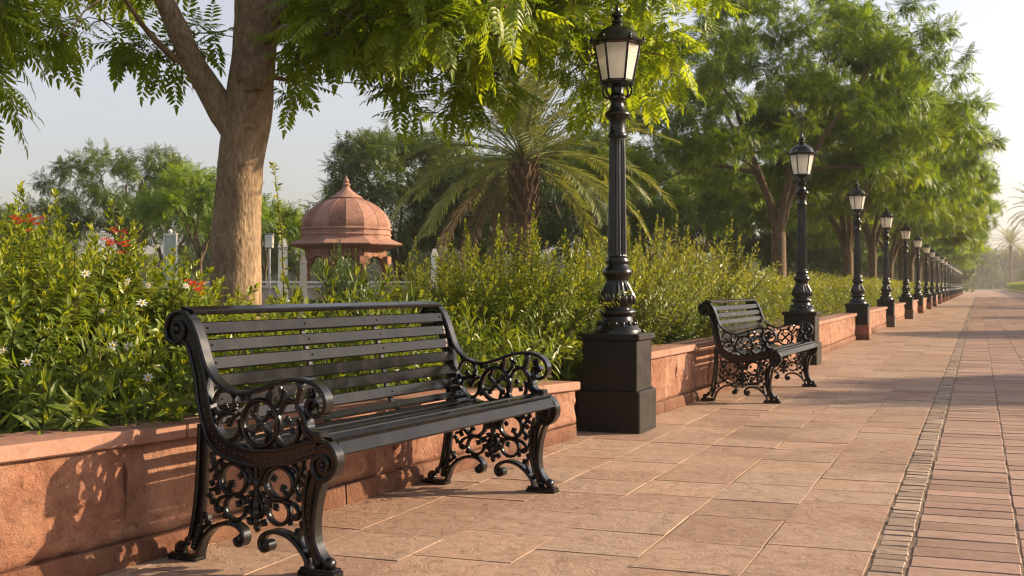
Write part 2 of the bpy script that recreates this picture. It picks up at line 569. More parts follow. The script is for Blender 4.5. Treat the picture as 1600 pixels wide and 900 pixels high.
def pave(name, mat, u0, u1, cols, len_fn, seed, gap, bev, hz, tilt, jit=.003, gv=None):
    rng = random.Random(seed)
    vv, ff, rr = [], [], []
    for ci, (va, vb) in enumerate(cols):
        u = u0 + rng.random() * 0.3
        while u < u1:
            L = len_fn(rng, u)
            wj = rng.uniform(-0.003, 0.003)
            a, b_, c, d = u + gap / 2 + rng.uniform(0, .002), u + L - gap / 2, va + (gv or gap) / 2 + wj, vb - (gv or gap) / 2 + rng.uniform(-.003, .003)
            z = rng.uniform(-hz, hz)
            zt = [z + rng.uniform(-tilt, tilt) for _ in range(4)]
            n0 = len(vv)
            be = bev * rng.uniform(.7, 1.5)
            for (uu, vx, zz) in ((a, c, -0.03), (b_, c, -0.03), (b_, d, -0.03), (a, d, -0.03)):
                x, y = uv(uu, vx); vv.append((x, y, zz))
            for k, (uu, vx) in enumerate(((a, c), (b_, c), (b_, d), (a, d))):
                x, y = uv(uu + rng.uniform(-jit, jit), vx + rng.uniform(-jit, jit) * .6); vv.append((x, y, zt[k] - be))
            for k, (uu, vx) in enumerate(((a + be, c + be), (b_ - be, c + be), (b_ - be, d - be), (a + be, d - be))):
                x, y = uv(uu, vx); vv.append((x, y, zt[k]))
            for q in (0, 4):
                for k in range(4):
                    kk = (k + 1) % 4
                    ff.append((n0 + q + k, n0 + q + 4 + k, n0 + q + 4 + kk, n0 + q + kk))
            ff.append((n0 + 11, n0 + 10, n0 + 9, n0 + 8))
            rr += [rng.random()] * 12
            u += L
    me = np_mesh(name, np.array(vv), np.array(ff), np.array(rr), False, (mat,))
    o = link(name, me)
    tag(o, kind="structure")
    return o


def slab_len(rng, u):
    return rng.choice([0.34, 0.42, 0.46, 0.5, 0.56]) if u < 60 else 0.5


edges = [-4.15, -3.75, -3.35, -2.95, -2.55, -2.15, -1.75, -1.35, -0.95, -0.55, -0.375]
edges = [-3.97 + 0.4 * k for k in range(10)]
edges[-1] = -0.372
pave("pavement", M_slab, 1.5, 120, list(zip(edges[:-1], edges[1:])), slab_len, 3, 0.005, 0.0014, 0.0018, 0.0012)
pave("pavers", M_brick, 1.5, 120, [(-0.235 + 0.38 * k, -0.235 + 0.38 * (k + 1)) for k in range(15)], lambda rng, u: 0.175 + rng.uniform(-.008, .008), 5, 0.011, 0.004, 0.002, 0.0015, gv=.005)
pave("cobble_strip", M_cobble, 1.5, 120, [(-0.366, -0.243)], lambda rng, u: rng.uniform(.075, .115), 7, 0.007, 0.004, 0.002, 0.002, jit=.006)
fp = MB()
P = [uv(120, -2.3), uv(120, VR - .01), uv(320, VR - .01), uv(320, -2.3)]
fp.add([(x, y, 0.0) for x, y in P], [(0, 1, 2, 3)])
tag(fp.build("far_pavement", M_brick), kind="structure")

# planting bed behind the walls
bed = MB()
P = [near(-9, -.2), near(4.25, -.2), Vector((*uv(9, -2.55), 0)), Vector((*uv(250, -2.45), 0)), Vector((*uv(250, -4.6), 0)), Vector((*uv(12, -5.6), 0)), Vector((*uv(6, -7.2), 0)), near(-9, -4)]
n = len(P)
bed.add([(p.x, p.y, 0.27) for p in P] + [(p.x, p.y, -0.02) for p in P], [tuple(range(n))] + [(i, (i + 1) % n, n + (i + 1) % n, n + i) for i in range(n)])
tag(bed.build("planting_bed", M_soil), kind="structure")

kb = MB()
for k in range(110):
    M = Matrix.Translation((*uv(1.0 + k * 3.0, VR + .075), 0)) @ Matrix.Rotation(-TH, 4, 'Z')
    kb.box(-.07, .07, 0.004, 2.996, -.03, .12, M, .008)
tag(kb.build("kerb", M_coping), kind="structure")


# ------------------------------------------------------------------ planter walls
def wall_piece(label, p0, p1, h0, h1, seed, group, blk=0.95, fine=True, back=0.26):
    p0 = Vector((*p0, 0)); p1 = Vector((*p1, 0))
    d = p1 - p0; L = d.length
    rng = random.Random(seed)
    root = empty("planter_wall", p0, math.atan2(d.y, d.x))
    tag(root, label, "wall", group)
    H = lambda l: h0 + (h1 - h0) * l / L
    cop = 0.055

    def course(x0, x1, z0f, z1f, yf, nx, nz, amp, mb, sd):
        # local: x along wall, -y towards the path
        vsx, fs = [], []
        for iz in range(nz + 1):
            for ix in range(nx + 1):
                fx, fz = ix / nx, iz / nz
                x = x0 + (x1 - x0) * fx
                z = z0f(x) + (z1f(x) - z0f(x)) * fz
                e = min(fx * (x1 - x0), (1 - fx) * (x1 - x0), fz * .35, (1 - fz) * .35)
                q = Vector((x * 4 + sd * 7.3, z * 5, sd))
                r = mnoise.fractal(q, 0.8, 2.1, 5)
                r2 = abs(mnoise.noise(Vector((x * 2.2 + sd * 3, z * 3.1 - x * 1.2, sd + 5))))
                y = -yf - amp * r + amp * 0.8 * r2 + (0.014 * (1 - min(1, e / .014)) if amp > 0 else 0)
                vsx.append((x, y, z))
        w = nx + 1
        for iz in range(nz):
            for ix in range(nx):
                a = iz * w + ix
                fs.append((a, a + 1, a + w + 1, a + w))
        n0 = len(vsx)
        for iz, row in ((0, 0), (nz, nz * w)):
            for ix in range(nx + 1):
                x, y, z = vsx[row + ix]
                vsx.append((x, back, z))
        for ix in range(nx):
            fs.append((ix, n0 + ix, n0 + ix + 1, ix + 1))
            t_ = nz * w + ix
            fs.append((t_, t_ + 1, n0 + w + ix + 1, n0 + w + ix))
        lft = [iz * w for iz in range(nz + 1)] + [n0 + w, n0]
        rgt = [iz * w + nx for iz in range(nz + 1)] + [n0 + w + nx, n0 + nx]
        fs.append(tuple(lft)); fs.append(tuple(reversed(rgt)))
        fs.append((n0, n0 + w, n0 + w + nx, n0 + nx))
        mb.cur = rng.random()
        mb.add(vsx, fs)

    body, pl, cp = MB(), MB(), MB()
    x = 0
    i = 0
    while x < L - .05:
        l = min(blk * rng.uniform(.75, 1.25), L - x)
        if L - x - l < .3: l = L - x
        q = 1 if fine else 2.5
        course(x + .002, x + l - .002, lambda x: .092, lambda x: H(x) - cop - .002, 0.0, max(4, int(l * 42 / q)), int(15 / q) + 2, 0.020, body, seed + i)
        x += l; i += 1
    x = -.0; i = 0
    while x < L - .05:
        l = min(blk * rng.uniform(.7, 1.1), L - x)
        if L - x - l < .3: l = L - x
        q = 1 if fine else 2.5
        course(x + .003, x + l - .003, lambda x: -.02, lambda x: .09, 0.016, max(4, int(l * 26 / q)), 4, 0.008, pl, seed + 31 + i)
        x += l; i += 1
    x = 0; i = 0
    while x < L - .05:
        l = min(rng.uniform(.8, 1.25), L - x)
        if L - x - l < .3: l = L - x
        n0 = len(cp.v)
        cp.cur = rng.random()
        cp.box(x + .002, x + l - .002, -.03, .262, -cop, 0, None, .006)
        for k in range(n0, len(cp.v)):
            vx, vy, vz = cp.v[k]
            cp.v[k] = (vx, vy + .0025 * mnoise.noise(Vector((vx * 9, vz * 20, seed))), vz + H(vx))
        x += l; i += 1
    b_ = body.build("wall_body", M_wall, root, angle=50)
    pl.build("plinth_course", M_wall, root, angle=50)
    cp.build("coping", M_coping, root, angle=30)
    return root


# ------------------------------------------------------------------ lamp posts
LAMPS = [(0.735, 8.40), (3.72, 15.45), (6.47, 22.5), (9.17, 29.5), (12.02, 36.7), (15.0, 44.5), (18.05, 52.4), (20.95, 60.0)]
while LAMPS[-1][1] < 150:
    LAMPS.append((LAMPS[-1][0] + 2.94, LAMPS[-1][1] + 7.55))

LV = [x * V[0] + y * V[1] for x, y in LAMPS]
LU = [x * U[0] + y * U[1] for x, y in LAMPS]
wp = near(-8.5, 0), near(4.14, 0)
ORD = ["first", "second", "third", "fourth", "fifth", "sixth", "seventh", "eighth", "ninth", "tenth", "eleventh", "twelfth", "thirteenth", "fourteenth", "fifteenth", "sixteenth", "seventeenth", "eighteenth", "nineteenth", "twentieth", "twenty-first"]
GW = "low red sandstone planter walls between the lamp posts"
# the near wall: level up to the bench, then falling gently to the first lamp
wA = wall_piece("red sandstone planter wall with rough stone face behind the large near bench", (wp[0].x, wp[0].y), (near(4.14, 0).x, near(4.14, 0).y), 0.79, 0.372, 11, GW)
# falling only past the bench's near end
for chd in wA.children:
    me = chd.data
    Lw = (wp[1] - wp[0]).length
    for v_ in me.vertices:
        if v_.co.z > 0.095 or chd.name.startswith("coping"):
            hl = 0.79 + (0.372 - 0.79) * v_.co.x / Lw
            x = v_.co.x
            tgt = 0.50 if x < 8.3 else 0.50 + (0.372 - 0.50) * (x - 8.3) / (Lw - 8.3)
            if chd.name.startswith("coping"): v_.co.z += tgt - hl
            else: v_.co.z = .092 + (v_.co.z - .092) * (tgt - .092) / (hl - .092)
VF = [-2.20, -2.13, -2.10, -2.10, -2.10, -2.12, -2.15] + [-2.15] * 30
for i in range(len(LAMPS) - 1):
    a = uv(LU[i] + .05, -2.36 if i == 0 else VF[i]); b_ = uv(LU[i + 1] - .05, VF[i] if i else -2.13)
    wall_piece("rough red sandstone planter wall between the %s and %s lamp posts along the path" % (ORD[i], ORD[i + 1]) if i else "sunlit red sandstone planter wall behind the smaller second bench, from first to second lamp post", a, b_, .5, .5, 40 + i, GW, fine=i < 2, blk=.9 if i < 2 else 1.3)


def lamp_parts(kind):
    root = empty("street_lamp")
    Rz = Matrix.Identity(4)
    low_m = {0: M_ped, 1: M_ped, 2: M_wall, 3: M_pedgrey, 4: M_pedgrey, 5: M_wall}[kind]
    p = MB()
    p.box(-.195, .195, -.195, .195, .281, .63, None, .006)
    p.box(-.217, .217, -.217, .217, .628, .672, None, .008)
    ped = p.build("pedestal", M_ped, root, angle=30)
    p = MB()
    p.box(-.222, .222, -.222, .222, -.03, .283, None, .009)
    p.build("pedestal_base", low_m, ped, angle=30)
    # ornamental foot
    p = MB()
    prof = [(.165, .667), (.165, .69), (.158, .70), (.148, .715), (.125, .74), (.108, .768), (.104, .788), (.122, .797), (.131, .812), (.131, .825), (.120, .838), (.100, .845), (.098, .855), (.108, .868), (.120, .885), (.127, .905), (.124, .93), (.108, .965), (.088, 1.005), (.078, 1.035), (.077, 1.055), (.09, 1.066), (.102, 1.082), (.103, 1.10), (.093, 1.122), (.078, 1.135), (.072, 1.15), (.083, 1.165), (.083, 1.178), (.074, 1.19), (.076, 1.20), (.066, 1.21)]
    p.lathe(prof, 72, None, (.872, 1.04, 18, .10))
    for k in range(16):                       # leaf relief round the bell and the flared foot
        a = 2 * math.pi * k / 16
        p.ball((.119 * math.cos(a), .119 * math.sin(a), .905), .017, 8, 6, (.7, .7, 2.0))
        a += math.pi / 16
        p.ball((.131 * math.cos(a), .131 * math.sin(a), .735), .016, 8, 6, (.8, .8, 1.5))
    p.build("ornamental_base", M_iron, root, angle=50)
    p = MB()
    pr = [(.066, 1.20), (.0655, 1.22)] + [(.0655 - .0105 * k / 12, 1.23 + .79 * k / 12) for k in range(13)] + [(.054, 2.035)]
    p.lathe(pr, 96, None, (1.22, 2.03, 16, .13))
    p.lathe([(.055, 2.03), (.066, 2.04), (.068, 2.055), (.058, 2.068), (.056, 2.075), (.056, 2.15), (.060, 2.16), (.072, 2.172), (.088, 2.188), (.091, 2.20), (.082, 2.213), (.064, 2.225), (.050, 2.245), (.044, 2.275), (.05, 2.295), (.066, 2.305), (.066, 2.32), (.050, 2.332), (.042, 2.35), (.045, 2.385), (.085, 2.395), (.118, 2.402), (.122, 2.418), (.112, 2.428), (.0, 2.43)], 40)
    for k in range(6):                        # curled brackets under the lantern
        a = 2 * math.pi * k / 6
        c, s_ = math.cos(a), math.sin(a)
        p.tube([(r * c, r * s_, z) for r, z in ((.048, 2.315), (.075, 2.315), (.098, 2.335), (.106, 2.37), (.095, 2.395))], .008, 6)
    p.build("shaft", M_iron, root, angle=50)
    # lantern
    fr = MB()
    zb, zt, rb, rt = 2.425, 2.685, .108, .158
    for k in range(6):
        a = 2 * math.pi * k / 6 + .25; a2 = a + math.pi / 3
        fr.tube([(rb * math.cos(a), rb * math.sin(a), zb), (rt * math.cos(a), rt * math.sin(a), zt)], .008, 6)
        for rr, zz in ((rb, zb + .004), (rt, zt)):
            fr.tube([(rr * math.cos(a), rr * math.sin(a), zz), (rr * math.cos(a2), rr * math.sin(a2), zz)], .009, 6)
    lf = fr.build("lantern", M_iron, root, angle=50)
    for k in range(6):
        a = 2 * math.pi * k / 6 + .25; a2 = a + math.pi / 3
        gp = MB()
        q = []
        for t_ in (.0025, -.0025):
            for (r0, z0, aa) in ((rb, zb + .01, a), (rb, zb + .01, a2), (rt, zt - .006, a2), (rt, zt - .006, a)):
                q.append(((r0 - .002 + t_) * math.cos(aa) * .985, (r0 - .002 + t_) * math.sin(aa) * .985, z0))
        gp.add(q, [(0, 1, 2, 3), (7, 6, 5, 4), (0, 4, 5, 1), (1, 5, 6, 2), (2, 6, 7, 3), (3, 7, 4, 0)])
        gp.build("glass_pane", M_glass, lf)
    bl = MB()
    bl.lathe([(.02, 2.43), (.02, 2.47), (.03, 2.49), (.034, 2.53), (.03, 2.58), (.012, 2.60), (0.001, 2.602)], 16)
    bl.build("bulb", M_bulb, lf, smooth=True)
    cap = MB()
    cap.lathe([(.0, 2.684), (.176, 2.684), (.186, 2.690), (.188, 2.702), (.178, 2.712), (.160, 2.716), (.150, 2.724), (.143, 2.745), (.125, 2.772), (.098, 2.795), (.065, 2.812), (.040, 2.822), (.036, 2.832), (.042, 2.84), (.042, 2.848), (.026, 2.856), (.022, 2.868), (.036, 2.876), (.042, 2.89), (.036, 2.903), (.018, 2.913), (.013, 2.925), (.016, 2.938), (.008, 2.955), (.001, 2.968)], 36)
    fn = cap
    for k in range(6):
        a = 2 * math.pi * k / 6 + .25
        fn.ball((.183 * math.cos(a), .183 * math.sin(a), .0 + 2.722), .012, 8, 5, (1, 1, 1.6))
        fn.ball((.183 * math.cos(a), .183 * math.sin(a), .0 + 2.704), .014, 8, 5, (1, 1, .8))
    cap.build("lantern_cap", M_iron, root, angle=50)
    return root


proto = {}
LAMP_LBL = {0: "tall black cast iron lamp post on a black pedestal beside the large near bench",
            1: "black lamp post on a black pedestal right behind the smaller second bench",
            2: "black lamp post whose pedestal has a red sandstone base, third along the path",
            3: "black lamp post on a dark pedestal with grey base, fourth along the path",
            4: "black lamp post with a grey-footed pedestal, fifth along the path"}
for i, (x, y) in enumerate(LAMPS):
    kd = min(i, 5)
    if kd not in proto:
        proto[kd] = lamp_parts(kd); o = proto[kd]
    else:
        o = copy_tree(proto[kd])
    o.location = (x, y, 0)
    lr = random.Random(i + 50)
    o.rotation_euler = (lr.uniform(-.006, .006) * (i > 0), lr.uniform(-.006, .006) * (i > 0), -TH + lr.uniform(-.02, .02) * (i > 0))
    tag(o, LAMP_LBL.get(i, "black lamp post with red sandstone pedestal base, %s of the row from the camera" % ORD[i]), "lamp post", "cast iron lamp posts along the promenade")


# ------------------------------------------------------------------ benches
def bench():
    root = empty("park_bench")
    Lb = 1.93

    def pt(l, s, h): return (l, -s, h)

    def strap(mb, pts, l0, l1, th, sub=6, closed=False, taper=None):
        """flat bar of rounded section swept along a curve in the side plane"""
        c = catmull(pts, sub, closed)
        n = len(c)
        b_ = min(th * .38, (l1 - l0) * .2)
        P, Fc = [], []
        for i, p in enumerate(c):
            if closed: t = c[(i + 1) % n] - c[i - 1]
            else: t = c[min(i + 1, n - 1)] - c[max(i - 1, 0)]
            t = t / (np.linalg.norm(t) + 1e-9)
            nn = np.array([-t[1], t[0]])
            h = (th + (.0022 if th < .015 else 0)) / 2
            if taper: h *= taper[0] + (taper[1] - taper[0]) * i / (n - 1)
            b2 = min(b_, h * .8)
            for (dl, dn) in ((l0 + b2, -h), (l1 - b2, -h), (l1, -h + b2), (l1, h - b2), (l1 - b2, h), (l0 + b2, h), (l0, h - b2), (l0, -h + b2)):
                q = p + nn * dn
                P.append(pt(dl, q[0], q[1]))
        for i in range(n if closed else n - 1):
            a, b2 = i * 8, ((i + 1) % n) * 8
            for k in range(8):
                kk = (k + 1) % 8
                Fc.append((a + k, b2 + k, b2 + kk, a + kk))
        if not closed:
            Fc.append(tuple(range(8))); Fc.append(tuple((n - 1) * 8 + k for k in range(7, -1, -1)))
        mb.add(P, Fc)

    def ring(mb, c, rx, ry, l0, l1, th, a0=0, a1=360):
        k = max(5, int(abs(a1 - a0) / 24))
        if abs(a1 - a0) >= 360:
            strap(mb, [(c[0] + rx * math.cos(R(a0 + 360 * i / k)), c[1] + ry * math.sin(R(a0 + 360 * i / k))) for i in range(k)], l0, l1, th, 3, True)
        else:
            strap(mb, [(c[0] + rx * math.cos(R(a0 + (a1 - a0) * i / k)), c[1] + ry * math.sin(R(a0 + (a1 - a0) * i / k))) for i in range(k + 1)], l0, l1, th, 3)

    def spiral(mb, c, r0, r1, a0, turns, l0, l1, th):
        k = int(abs(turns) * 12) + 2
        strap(mb, [(c[0] + (r0 + (r1 - r0) * i / k) * math.cos(R(a0 + 360 * turns * i / k)), c[1] + (r0 + (r1 - r0) * i / k) * math.sin(R(a0 + 360 * turns * i / k))) for i in range(k + 1)], l0, l1, th, 3)

    def knob(mb, s, h, lm, r, ss=1.0, sh=1.0, ang=0.0, w=1.0):
        M = Matrix.Rotation(R(-ang), 4, 'X')
        mb.ball(pt(lm, s, h), r, 8, 6, (w, ss, sh), M)

    def leafy(mb, s, h, lm, ang, size):
        """little trefoil: three lobes pointing in direction ang"""
        for da, k in ((0, 1.0), (50, .75), (-50, .75)):
            a = R(ang + da)
            mb.ball(pt(lm, s + math.cos(a) * size * .95 * k, h + math.sin(a) * size * .95 * k), size * .60, 7, 5, (1.2, 1, 1))
        mb.ball(pt(lm, s, h), size * .62, 7, 5, (1.3, 1, 1))

    for e in (0, 1):
        o0 = 0.0 if e == 0 else Lb - .056
        l0, l1 = o0, o0 + .056
        lm = o0 + .028
        w0, w1 = lm - .014, lm + .014            # scrollwork web
        sgn = -1 if e == 0 else 1
        # ---- band of the end frame
        fb = MB()
        bl = [(-.050, .805), (-.019, .790), (.006, .731), (.026, .650), (.037, .57), (.056, .509), (.078, .452), (.118, .405), (.188, .377), (.286, .364), (.421, .377), (.502, .400), (.543, .414)]
        br = [(.012, .845), (.030, .800), (.050, .735), (.066, .680), (.076, .625), (.088, .575), (.104, .519), (.135, .467), (.190, .434), (.267, .417), (.387, .424), (.483, .449), (.553, .466)]
        cl, cr = catmull(bl, 6), catmull(br, 6)
        pw0, pw1 = lm - .012, lm + .012
        P, Fc = [], []
        for a, b_ in zip(cl, cr):
            P += [pt(pw0, *a), pt(pw0, *b_), pt(pw1, *b_), pt(pw1, *a)]
        for i in range(len(cl) - 1):
            for k in range(4):
                kk = (k + 1) % 4
                Fc.append((i * 4 + k, i * 4 + kk, i * 4 + 4 + kk, i * 4 + 4 + k))
        fb.add(P, Fc)
        strap(fb, bl, l0 + .006, l1 - .006, .011)
        strap(fb, br, l0 + .006, l1 - .006, .011)
        # inner parallel bead + row of studs
        mid = [(a + b_) / 2 for a, b_ in zip(cl, cr)]
        acc = 0
        for i in range(1, len(mid)):
            acc += np.linalg.norm(mid[i] - mid[i - 1])
            if acc > .021:
                acc = 0
                for sd in (pw0, pw1):
                    fb.ball(pt(sd, *mid[i]), .0062, 7, 4)
        # back scroll
        sc = [(.012, .866), (-.017, .899), (-.053, .906), (-.092, .888), (-.109, .845), (-.099, .806), (-.066, .793), (-.034, .812), (-.026, .845), (-.044, .868), (-.070, .862), (-.078, .842), (-.064, .830)]
        strap(fb, sc, l0, l1, .013, 6)
        strap(fb, [(-.05, .806), (-.066, .793)], l0 + .006, l1 - .006, .011)
        fb.lathe([(0.001, -.020), (.062, -.018), (.066, 0), (.062, .018), (0.001, .020)], 24, Matrix.Translation(pt(lm, -.046, .846)) @ Matrix.Rotation(R(90), 4, 'Y') @ Matrix.Diagonal((1.0, 1.0, .7, 1)))
        knob(fb, -.062, .843, lm, .02, w=1.5)
        for k in range(9):
            a = R(-40 + 27 * k)
            for sd in (lm - .012, lm + .012):
                fb.ball(pt(sd, -.045 + .047 * math.cos(a), .845 + .047 * math.sin(a)), .0055, 6, 4)
        # front seat scroll
        sc = [(.553, .466), (.582, .466), (.610, .455), (.634, .425), (.638, .387), (.618, .348), (.585, .332), (.555, .343), (.540, .372), (.546, .402), (.572, .416), (.598, .404), (.603, .382), (.588, .368), (.572, .376)]
        strap(fb, sc, l0, l1, .013, 6)
        fb.lathe([(0.001, -.020), (.054, -.018), (.058, 0), (.054, .018), (0.001, .020)], 24, Matrix.Translation(pt(lm, .584, .394)) @ Matrix.Rotation(R(90), 4, 'Y') @ Matrix.Diagonal((1.15, 1.0, .7, 1)))
        knob(fb, .580, .385, lm, .016, w=1.9)
        for k in range(9):
            a = R(-30 + 20 * k)
            for sd in (lm - .012, lm + .012):
                fb.ball(pt(sd, .585 + .043 * math.cos(a), .40 + .047 * math.sin(a)), .005, 6, 4)
        frame = fb.build("end_frame", M_iron, root, angle=40)
        # ---- arm rest
        am = MB()
        arm = [(.003, .878), (.016, .862), (.040, .812), (.060, .757), (.082, .702), (.116, .661), (.160, .631), (.215, .617), (.268, .621), (.326, .638), (.389, .660), (.450, .673), (.507, .672), (.548, .660), (.580, .634), (.593, .600), (.583, .566), (.553, .550), (.525, .558), (.514, .580), (.524, .603), (.545, .607), (.556, .594)]
        strap(am, arm, l0, l1, .015, 7)
        knob(am, .545, .592, lm, .013, w=1.6)
        leafy(am, .52, .622, lm, 60, .018)
        leafy(am, .535, .585, lm, 200, .014)
        post = [(.475, .668), (.482, .645), (.474, .615), (.470, .585), (.488, .560), (.500, .535), (.498, .510), (.512, .488), (.540, .472)]
        strap(am, post, lm - .022, lm + .022, .022, 6)
        strap(am, [(.500, .560), (.512, .53), (.520, .505), (.545, .488), (.565, .484)], lm - .026, lm + .026, .013)
        am.box(lm - .03, lm + .03, -.578, -.545, .462, .498, None, .006)
        for (s, h, a) in ((.486, .640, 180), (.466, .6, 200), (.505, .548, 20), (.487, .52, 190), (.470, .572, 20)):
            leafy(am, s, h, lm, a, .013)
        am.build("armrest", M_iron, frame, angle=40)
        # ---- arm panel scrollwork + lower panel scrollwork
        sw = MB()
        ring(sw, (.311, .515), .078, .082, w0 - .006, w1 + .006, .014)
        for k in range(4):
            a = 45 + 90 * k
            strap(sw, [(.311 + .012 * math.cos(R(a)), .512 + .012 * math.sin(R(a))), (.311 + .04 * math.cos(R(a)), .512 + .04 * math.sin(R(a)))], w0, w1, .014)
            leafy(sw, .311 + .044 * math.cos(R(a)), .512 + .044 * math.sin(R(a)), lm, a, .014)
            strap(sw, [(.311 + .075 * math.cos(R(a - 30)), .512 + .078 * math.sin(R(a - 30))), (.311 + .058 * math.cos(R(a - 20)), .512 + .058 * math.sin(R(a - 20))), (.311 + .046 * math.cos(R(a)), .512 + .046 * math.sin(R(a)))], w0, w1, .009)
        knob(sw, .311, .512, lm, .017, w=1.3)
        # left pair of open rings
        ring(sw, (.168, .497), .050, .052, w0, w1, .012, 60, 390)
        ring(sw, (.150, .585), .044, .046, w0, w1, .012, -120, 190)
        strap(sw, [(.168, .497), (.19, .53), (.225, .55)], w0, w1, .011)
        leafy(sw, .168, .505, lm, 100, .015)
        leafy(sw, .196, .560, lm, 130, .016)
        leafy(sw, .152, .572, lm, 250, .014)
        leafy(sw, .226, .596, lm, 60, .013)
        leafy(sw, .118, .640, lm, 70, .014)
        leafy(sw, .222, .468, lm, -30, .013)
        leafy(sw, .112, .545, lm, 180, .012)
        strap(sw, [(.105, .56), (.128, .535), (.16, .54), (.20, .545)], w0, w1, .011)
        # between ring and post
        ring(sw, (.425, .500), .050, .062, w0, w1, .012, 150, 395)
        strap(sw, [(.392, .55), (.41, .585), (.44, .60), (.468, .585)], w0, w1, .012)
        strap(sw, [(.375, .575), (.40, .61), (.392, .645)], w0, w1, .012)
        leafy(sw, .425, .592, lm, 60, .015)
        leafy(sw, .400, .625, lm, 10, .014)
        leafy(sw, .430, .530, lm, 180, .015)
        leafy(sw, .447, .500, lm, 240, .013)
        leafy(sw, .385, .44, lm, 120, .012)
        strap(sw, [(.25, .605), (.262, .59)], w0, w1, .02)
        strap(sw, [(.355, .638), (.35, .59)], w0, w1, .014)
        leafy(sw, .345, .612, lm, 200, .012)
        # lower panel, mirrored about s=.293
        for mu in (1, -1):
            X = lambda s: .293 + mu * (s - .293)
            A = lambda a: a if mu == 1 else 180 - a
            ring(sw, (X(.192), .308), .059, .056, w0 - .006, w1 + .006, .013)
            leafy(sw, X(.176), .284, lm, A(60), .015)
            strap(sw, [(X(.16), .262), (X(.172), .278), (X(.178), .292)], w0, w1, .012)
            leafy(sw, X(.226), .322, lm, A(180), .013)
            knob(sw, X(.262), .305, lm, .016)
            leafy(sw, X(.262), .305, lm, A(20), .015)
            strap(sw, [(X(.25), .35), (X(.275), .32), (X(.285), .30), (X(.293), .29)], w0, w1, .014)
            # small rings below
            ring(sw, (X(.198), .205), .046, .043, w0, w1, .012, A(75), A(75) + mu * 300)
            leafy(sw, X(.214), .226, lm, A(240), .014)
            leafy(sw, X(.238), .242, lm, A(-30), .016)
            strap(sw, [(X(.21), .25), (X(.232), .238), (X(.238), .22)], w0, w1, .012)
            leafy(sw, X(.155), .175, lm, A(210), .012)
            leafy(sw, X(.252), .205, lm, A(0), .015)
            # side scroll by the leg
            strap(sw, [(X(.182), .245), (X(.15), .243), (X(.122), .228), (X(.110), .205), (X(.118), .188), (X(.134), .190), (X(.134), .203)], w0, w1, .011)
            knob(sw, X(.124), .196, lm, .012)
            leafy(sw, X(.098), .218, lm, A(150), .013)
            strap(sw, [(X(.09), .40), (X(.098), .36), (X(.115), .33), (X(.128), .30), (X(.11), .27), (X(.085), .262)], w0, w1, .011)
            strap(sw, [(X(.085), .33), (X(.105), .345), (X(.135), .375)], w0, w1, .011)
            for (s, h, a) in ((.098, .362, 120), (.112, .312, 190), (.096, .285, 160), (.134, .352, 40), (.118, .262, 250), (.080, .235, 90)):
                leafy(sw, X(s), h, lm, A(a), .0125)
            strap(sw, [(X(.235), .362), (X(.262), .352), (X(.275), .333)], w0, w1, .012)
            strap(sw, [(X(.293), .26), (X(.272), .235), (X(.265), .21), (X(.275), .185), (X(.293), .172)], w0, w1, .012)
            strap(sw, [(X(.252), .172), (X(.27), .165), (X(.293), .15)], w0, w1, .011)
            leafy(sw, X(.272), .258, lm, A(150), .013)
            leafy(sw, X(.268), .165, lm, A(210), .014)
        strap(sw, [(.293, .368), (.293, .30), (.293, .22), (.293, .14)], lm - .018, lm + .018, .02)
        for h, r in ((.335, .013), (.30, .018), (.262, .016), (.225, .02), (.195, .022), (.165, .017), (.14, .012)):
            knob(sw, .293, h, lm, r, .9, 1.2, 0, 1.3)
        sw.build("scrollwork", M_iron, frame, angle=45)
        # ---- legs
        for which in (0, 1):
            lg = MB()
            if which == 0:
                rl = [(.044, .50), (.042, .42), (.036, .32), (.027, .22), (.008, .115), (-.012, .07), (-.045, .046)]
                strap(lg, rl, l0 + .004, l1 - .004, .014)
                strap(lg, [(.062, .48), (.062, .40), (.058, .30), (.050, .22), (.040, .14), (.030, .08)], w0, w1, .022)
                arch = [(.036, .024), (.046, .055), (.065, .092), (.101, .126), (.146, .146), (.194, .149), (.231, .131), (.243, .104), (.233, .080), (.214, .078), (.207, .092), (.220, .099)]
                strap(lg, arch, l0 + .002, l1 - .002, .014)
                knob(lg, .224, .098, lm, .019, w=1.4)
                for k in range(6):
                    knob(lg, .012 + .005 * k, .050 + .016 * k, lm, .015, w=1.3)
                leafy(lg, .072, .135, lm, 60, .015); leafy(lg, .048, .165, lm, 30, .014)
                strap(lg, [(.052, .115), (.075, .142), (.072, .17)], w0, w1, .010)
                knob(lg, -.052, .040, lm, .026, w=1.0)
                leafy(lg, -.018, .06, lm, 120, .016); leafy(lg, .012, .095, lm, 20, .014)
                foot = (-.090, .038)
            else:
                fl = [(.585, .335), (.570, .305), (.556, .257), (.546, .2), (.544, .155), (.552, .11), (.575, .067), (.606, .040)]
                strap(lg, fl, l0 + .001, l1 - .001, .014)
                strap(lg, [(.545, .34), (.527, .29), (.520, .22), (.524, .15), (.538, .09), (.548, .05)], lm - .016, lm + .016, .030)
                strap(lg, [(.522, .36), (.506, .30), (.500, .23), (.507, .15), (.522, .09)], lm - .022, lm + .022, .010)
                arch = [(.516, .022), (.510, .055), (.478, .094), (.434, .126), (.385, .138), (.345, .130), (.318, .108), (.316, .082), (.330, .068), (.350, .074), (.352, .092), (.338, .097)]
                strap(lg, arch, l0 + .002, l1 - .002, .014)
                knob(lg, .335, .085, lm, .019, w=1.4)
                leafy(lg, .470, .135, lm, 120, .015); leafy(lg, .492, .168, lm, 150, .014)
                strap(lg, [(.495, .09), (.478, .13), (.49, .165)], w0, w1, .010)
                for k in range(7):
                    knob(lg, .522 - .001 * k, .13 + .028 * k, lm, .009, w=2.6)
                knob(lg, .600, .044, lm, .022, w=1.25)
                knob(lg, .555, .045, lm, .022, w=1.2)
